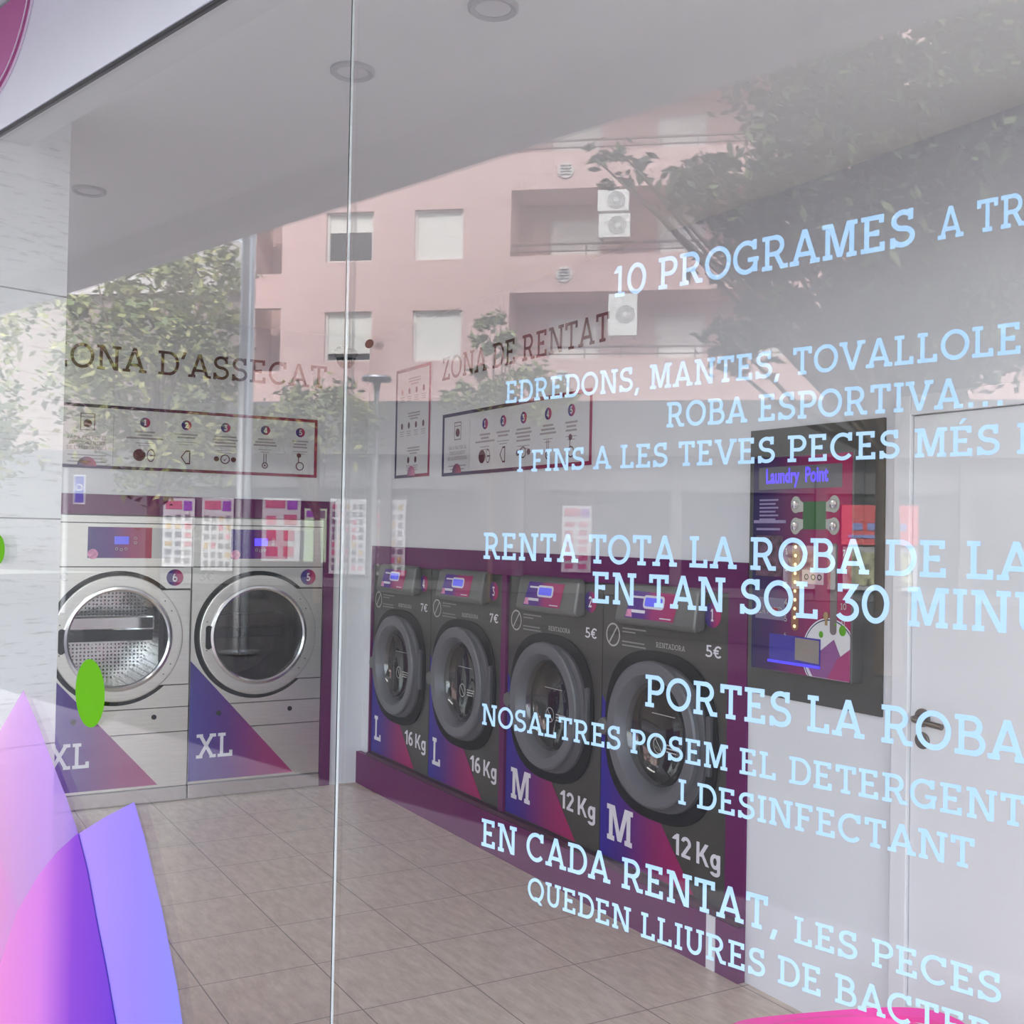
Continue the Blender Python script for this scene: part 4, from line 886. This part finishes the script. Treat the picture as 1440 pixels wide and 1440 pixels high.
# posters of the shop opposite
PAP = pm('poster_paper', (.45, .45, .475), .6, noise=.02, nscale=5)
PRN = [pm('poster_grey', (.11, .11, .13), .6, noise=.3, nscale=8), pm('poster_red', (.42, .10, .15), .6, noise=.2, nscale=8), pm('poster_violet', (.20, .06, .34), .6, noise=.2, nscale=8), pm('poster_yellow', (.40, .27, .10), .6, noise=.2, nscale=8), pm('poster_green', (.34, .48, .22), .6, noise=.2, nscale=8)]
def poster(x0, x1, z0, z1, label, head, cols, rows, body=0, paper=PAP):
    rnd = random.Random(int(x0 * 100)); o = fac((x0 + x1) / 2, 0, z0); F = lambda a, y, c: fac(a, y, c) - o
    mb = MB(F); mb.box(x0, x1, .06, .075, z0, z1)
    W, H = x1 - x0, z1 - z0; mb.mi = head; hz = z1 - .04 * H
    if head: mb.box(x0 + .08 * W, x0 + .60 * W, .052, .06, z1 - .16 * H, hz); mb.mi = 1 + (head % 3); mb.box(x0 + .65 * W, x1 - .08 * W, .052, .06, z1 - .18 * H, hz)
    top = z1 - (.22 if head else .05) * H; ch = (top - z0 - .03 * H) / rows; cw = W * .92 / cols
    for r in range(rows):
        for c in range(cols):
            mb.mi = rnd.choice((1, 1, 1, 4, 1, 2)) if body == 0 else body
            a = x0 + .04 * W + c * cw + cw * .16; z = top - (r + 1) * ch + ch * .18
            mb.box(a, a + cw * rnd.uniform(.55, .72), .054, .06, z, z + ch * rnd.uniform(.55, .7))
    ob = mb.build('shop_poster', [PAP if paper is PAP else paper] + PRN)
    me = ob.data; me.transform(Matrix.Translation(Vector((0, 0, 0)))); ob.location = o
    return tag(ob, label, 'poster', 'product posters on the shop front opposite')
PGRN = pm('poster_pale_green', (.40, .50, .36), .6, noise=.05, nscale=5)
poster(-15.38, -14.42, .45, 2.41, 'white offer poster mirrored over the plate of dryer 6', 2, 3, 6)
poster(-14.19, -13.24, .37, 2.43, 'white offer poster with red header mirrored over dryer 5 price', 2, 4, 6)
poster(-12.38, -11.25, .68, 2.45, 'white poster with red and violet blocks mirrored over dryer 5 screen', 2, 2, 3, 2)
poster(-11.13, -10.48, .68, 2.17, 'narrow pale green poster with violet header on the shop opposite', 3, 1, 4, 5, PGRN)
poster(-10.39, -9.34, .37, 2.45, 'white grid poster mirrored across the joint of the window glass', 0, 5, 9)
poster(-9.14, -8.21, .36, 2.45, 'white grid poster mirrored over the washing machine numbered 4', 0, 4, 8)
poster(-3.88, -3.09, .57, 2.35, 'white poster with pink rows mirrored behind the word RENTA', 2, 2, 6, 2)
# greengrocer's front
e = empty('produce_display', fac(4.3, 0, 0), 0, 'red topped shop display with produce pictures, mirrored beside the payment machine', 'shop display')
o3 = fac(4.3, 0, 0); F3 = lambda a, y, c: fac(a, y, c) - o3
MB(F3).box(3.33, 5.2, -.12, .05, 1.45, 2.46).build('red_header', pm('red_header', (.70, .12, .13), .5, noise=.05, nscale=3), e)
hm = MB(F3)
for k in range(4): hm.box(3.6 + k * .36, 3.84 + k * .36, -.14, -.12, 1.82, 2.0)
hm.box(3.5, 4.3, -.14, -.12, 1.62, 1.70); hm.build('header_marks', pm('header_blue', (.25, .30, .62), .5, noise=.05, nscale=8), e)
for x0, x1 in ((1.9, 3.2), (3.38, 5.2)):
    p = MB(F3).box(x0, x1, -.06, .05, .29, 1.40).build('white_frame', PAP, e); MB(F3).box(x0 + .12, x1 - .12, -.08, -.06, .42, 1.26).build('produce_picture', pm('produce_print', (.36, .36, .22), .6, noise=.8, nscale=6), p)

# ---- poles and sign
def pole(r, f, h_, rad, label, name='street_pole', group=None):
    p = street(r, f, 0); e = empty(name, p, 0, label, 'pole', group); return e, p
GALV = pm('galvanised_steel', (.50, .52, .55), .27, 1.0, noise=.05, nscale=10)
e, p = pole(-3.40, 14, 9, .10, 'tall thick galvanised lamp pole on the pavement, mirrored between the dryers')
MB().tube([(0, 0, 0), (0, 0, 3), (0, 0, 9)], .105, 20, .085).build('shaft', GALV, e, smooth=True)
MB().box(-.18, .18, -.18, .18, 0, .03).build('base_plate', GALV, e)
e, p = pole(-3.12, 25, 5, .06, 'slim street lamp with a flat T-shaped head, mirrored beside the information poster', 'street_lamp')
MB().tube([(0, 0, 0), (0, 0, 2.4), (0, 0, 4.95)], .085, 14, .06).build('shaft', GALV, e, smooth=True)
MB().tube([(0, 0, 4.70), (0, 0, 4.85), (0, 0, 4.98)], .062, 14, .11).build('neck', GALV, e, smooth=True)
MB(lambda x, y, z: Vector((x, z, y))).lathe([(.05, 5.06), (.32, 5.05), (.345, 5.0), (.33, 4.95), (.05, 4.94)], 0, 0, 28, True, True).build('lamp_head', GALV, e, smooth=True)
e, p = pole(-8.05, 20, 2.6, .04, 'thin street pole carrying a small blue sign, mirrored next to the pillar', 'sign_pole')
MB().tube([(0, 0, 0), (0, 0, 1.5), (0, 0, 2.6)], .04, 12).build('shaft', pm('pale_pole', (.7, .7, .7), .5, noise=.03, nscale=10), e)
pd = (street(-7.6, 20, 0) - street(-8.05, 20, 0)).normalized(); pn = Vector((-pd.y, pd.x, 0)); pn = pn if pn.dot(GN) > 0 else -pn
SG = lambda x, y, z: pd * x - pn * y * 1.0 + Vector((0, 0, z))
sb = MB(SG).box(.16, .37, -.06, -.045, 1.95, 2.48).build('sign_board', pm('sign_white', (.85, .85, .88), .4, noise=.02, nscale=10), e)
MB(SG).box(.185, .345, -.066, -.060, 1.98, 2.45).build('sign_face', pm('sign_blue', (.06, .12, .60), .4, noise=.02, nscale=10), sb)
MB(SG).lathe([(.04, -.070), (.065, -.070)], .265, 2.25, 24).build('sign_mark', pm('sign_white', (.85, .85, .88), .4), sb)

# ---- trees: real leaves on branched crowns
def leafmat(name, c, v):
    m = pm(name, c, .55, noise=v, nscale=1.2); return m
def tree(name, r, f, lobes, n, leaf, mats, label, trunk_r=.14, seed=1):
    rnd = random.Random(seed); base = street(r, f, 0); e = empty(name, base, 0, label, 'tree', 'street trees mirrored in the glass')
    mb = MB(); tk = MB(); zs = min(l[2] for l in lobes)
    L = [(street(l[0], l[1], l[2]) - base, l[3], l[4]) for l in lobes]
    top = L[0][0]; tk.tube([(0, 0, 0), (top.x * .15, top.y * .15, top.z * .35), (top.x * .5, top.y * .5, top.z * .7), tuple(top)], trunk_r, 12, trunk_r * .35)
    for c, rx, rz in L:
        st = Vector((top.x * .2, top.y * .2, max(1.8, top.z * .45)))
        for k in range(5):
            d = Vector((rnd.gauss(0, 1), rnd.gauss(0, 1), rnd.gauss(0, 1))).normalized(); tip = c + Vector((d.x * rx, d.y * rx, d.z * rz)) * .9
            mid = st.lerp(tip, .5) + Vector((rnd.uniform(-.2, .2), rnd.uniform(-.2, .2), rnd.uniform(-.1, .2)))
            tk.tube([tuple(st), tuple(mid), tuple(tip)], trunk_r * .32, 6, .012)
    tot = sum(l[1] * l[1] * l[2] for l in L)
    for c, rx, rz in L:
        nn = int(n * rx * rx * rz / tot); clumps = []
        for k in range(max(8, nn // 60)):
            d = Vector((rnd.gauss(0, 1), rnd.gauss(0, 1), rnd.gauss(0, 1))).normalized() * rnd.uniform(.35, 1.0) ** .6
            clumps.append(c + Vector((d.x * rx, d.y * rx, d.z * rz)))
        for k in range(nn):
            p = rnd.choice(clumps) + Vector((rnd.gauss(0, 1), rnd.gauss(0, 1), rnd.gauss(0, .8))) * (.16 * rx)
            a = Vector((rnd.gauss(0, 1), rnd.gauss(0, 1), rnd.gauss(0, .6))).normalized(); bb = a.orthogonal().normalized(); s = leaf * rnd.uniform(.6, 1.3)
            mb.mi = rnd.randrange(len(mats)); q_ = [p - a * s, p + bb * s * .42, p + a * s, p - bb * s * .42]
            mb.face([mb.bm.verts.new(v) for v in q_])
    mb.build('foliage', mats, e, recalc=False); tk.build('trunk', pm('bark', (.16, .12, .09), .9, noise=.3, nscale=8), e, smooth=True)
OLV = [leafmat('leaf_olive', (.20, .23, .07), .25), leafmat('leaf_yellow', (.34, .34, .12), .25), leafmat('leaf_mid', (.13, .18, .06), .25)]
DKG = [leafmat('leaf_dark', (.05, .085, .03), .3), leafmat('leaf_deep', (.035, .065, .028), .3), leafmat('leaf_mid', (.13, .18, .06), .25)]
LTG = [leafmat('leaf_light', (.28, .34, .13), .25), leafmat('leaf_olive', (.20, .23, .07), .25)]
tree('street_tree', -7.1, 22, [(-7.2, 22, 4.6, 1.7, 2.4), (-6.0, 21.5, 6.0, 1.0, 1.2), (-8.2, 22, 5.6, 1.0, 1.2), (-6.2, 22, 3.6, 1.1, 1.2)], 7000, .11, OLV, 'bushy olive green tree mirrored above the dryers', .16, 2)
tree('street_tree', -4.2, 24, [(-4.3, 24, 4.0, 1.2, .8), (-4.9, 24, 3.6, .8, .8)], 2200, .11, OLV, 'small olive tree mirrored at the joint of the glass panes', .10, 3)
tree('street_tree', 4.4, 13, [(4.2, 13, 5.6, 1.7, 1.5), (2.5, 13, 5.7, .9, .45), (5.5, 13, 6.4, 1.5, 1.2), (5.2, 13, 4.3, 1.2, .9), (2.9, 13, 4.7, .6, .5), (3.2, 13.2, 3.9, .9, .5), (1.1, 13, 5.85, .5, .16), (5.8, 13, 5.3, 1.6, 1.5), (4.6, 13, 3.9, 1.1, .6), (3.5, 13, 6.9, 1.0, .7), (6.6, 13, 7.3, 1.6, 1.3)], 30000, .10, DKG, 'big dark leafy tree mirrored over the upper window lettering', .17, 4)
tree('street_tree', -.5, 25, [(-.5, 25, 5.6, .55, 1.3), (-1.1, 25, 4.6, .6, .5), (.3, 25, 4.6, .9, .6)], 1800, .11, LTG, 'slender pale green young tree mirrored behind the washing zone lettering', .06, 5)
tree('street_tree', -11.0, 22, [(-11.2, 22, 5.6, 1.8, 2.0), (-11.8, 22, 3.4, 1.9, 1.6), (-14.0, 23, 5.0, 1.9, 2.6)], 9000, .12, OLV, 'wide olive tree mirrored faintly over the pale pillar', .18, 6)
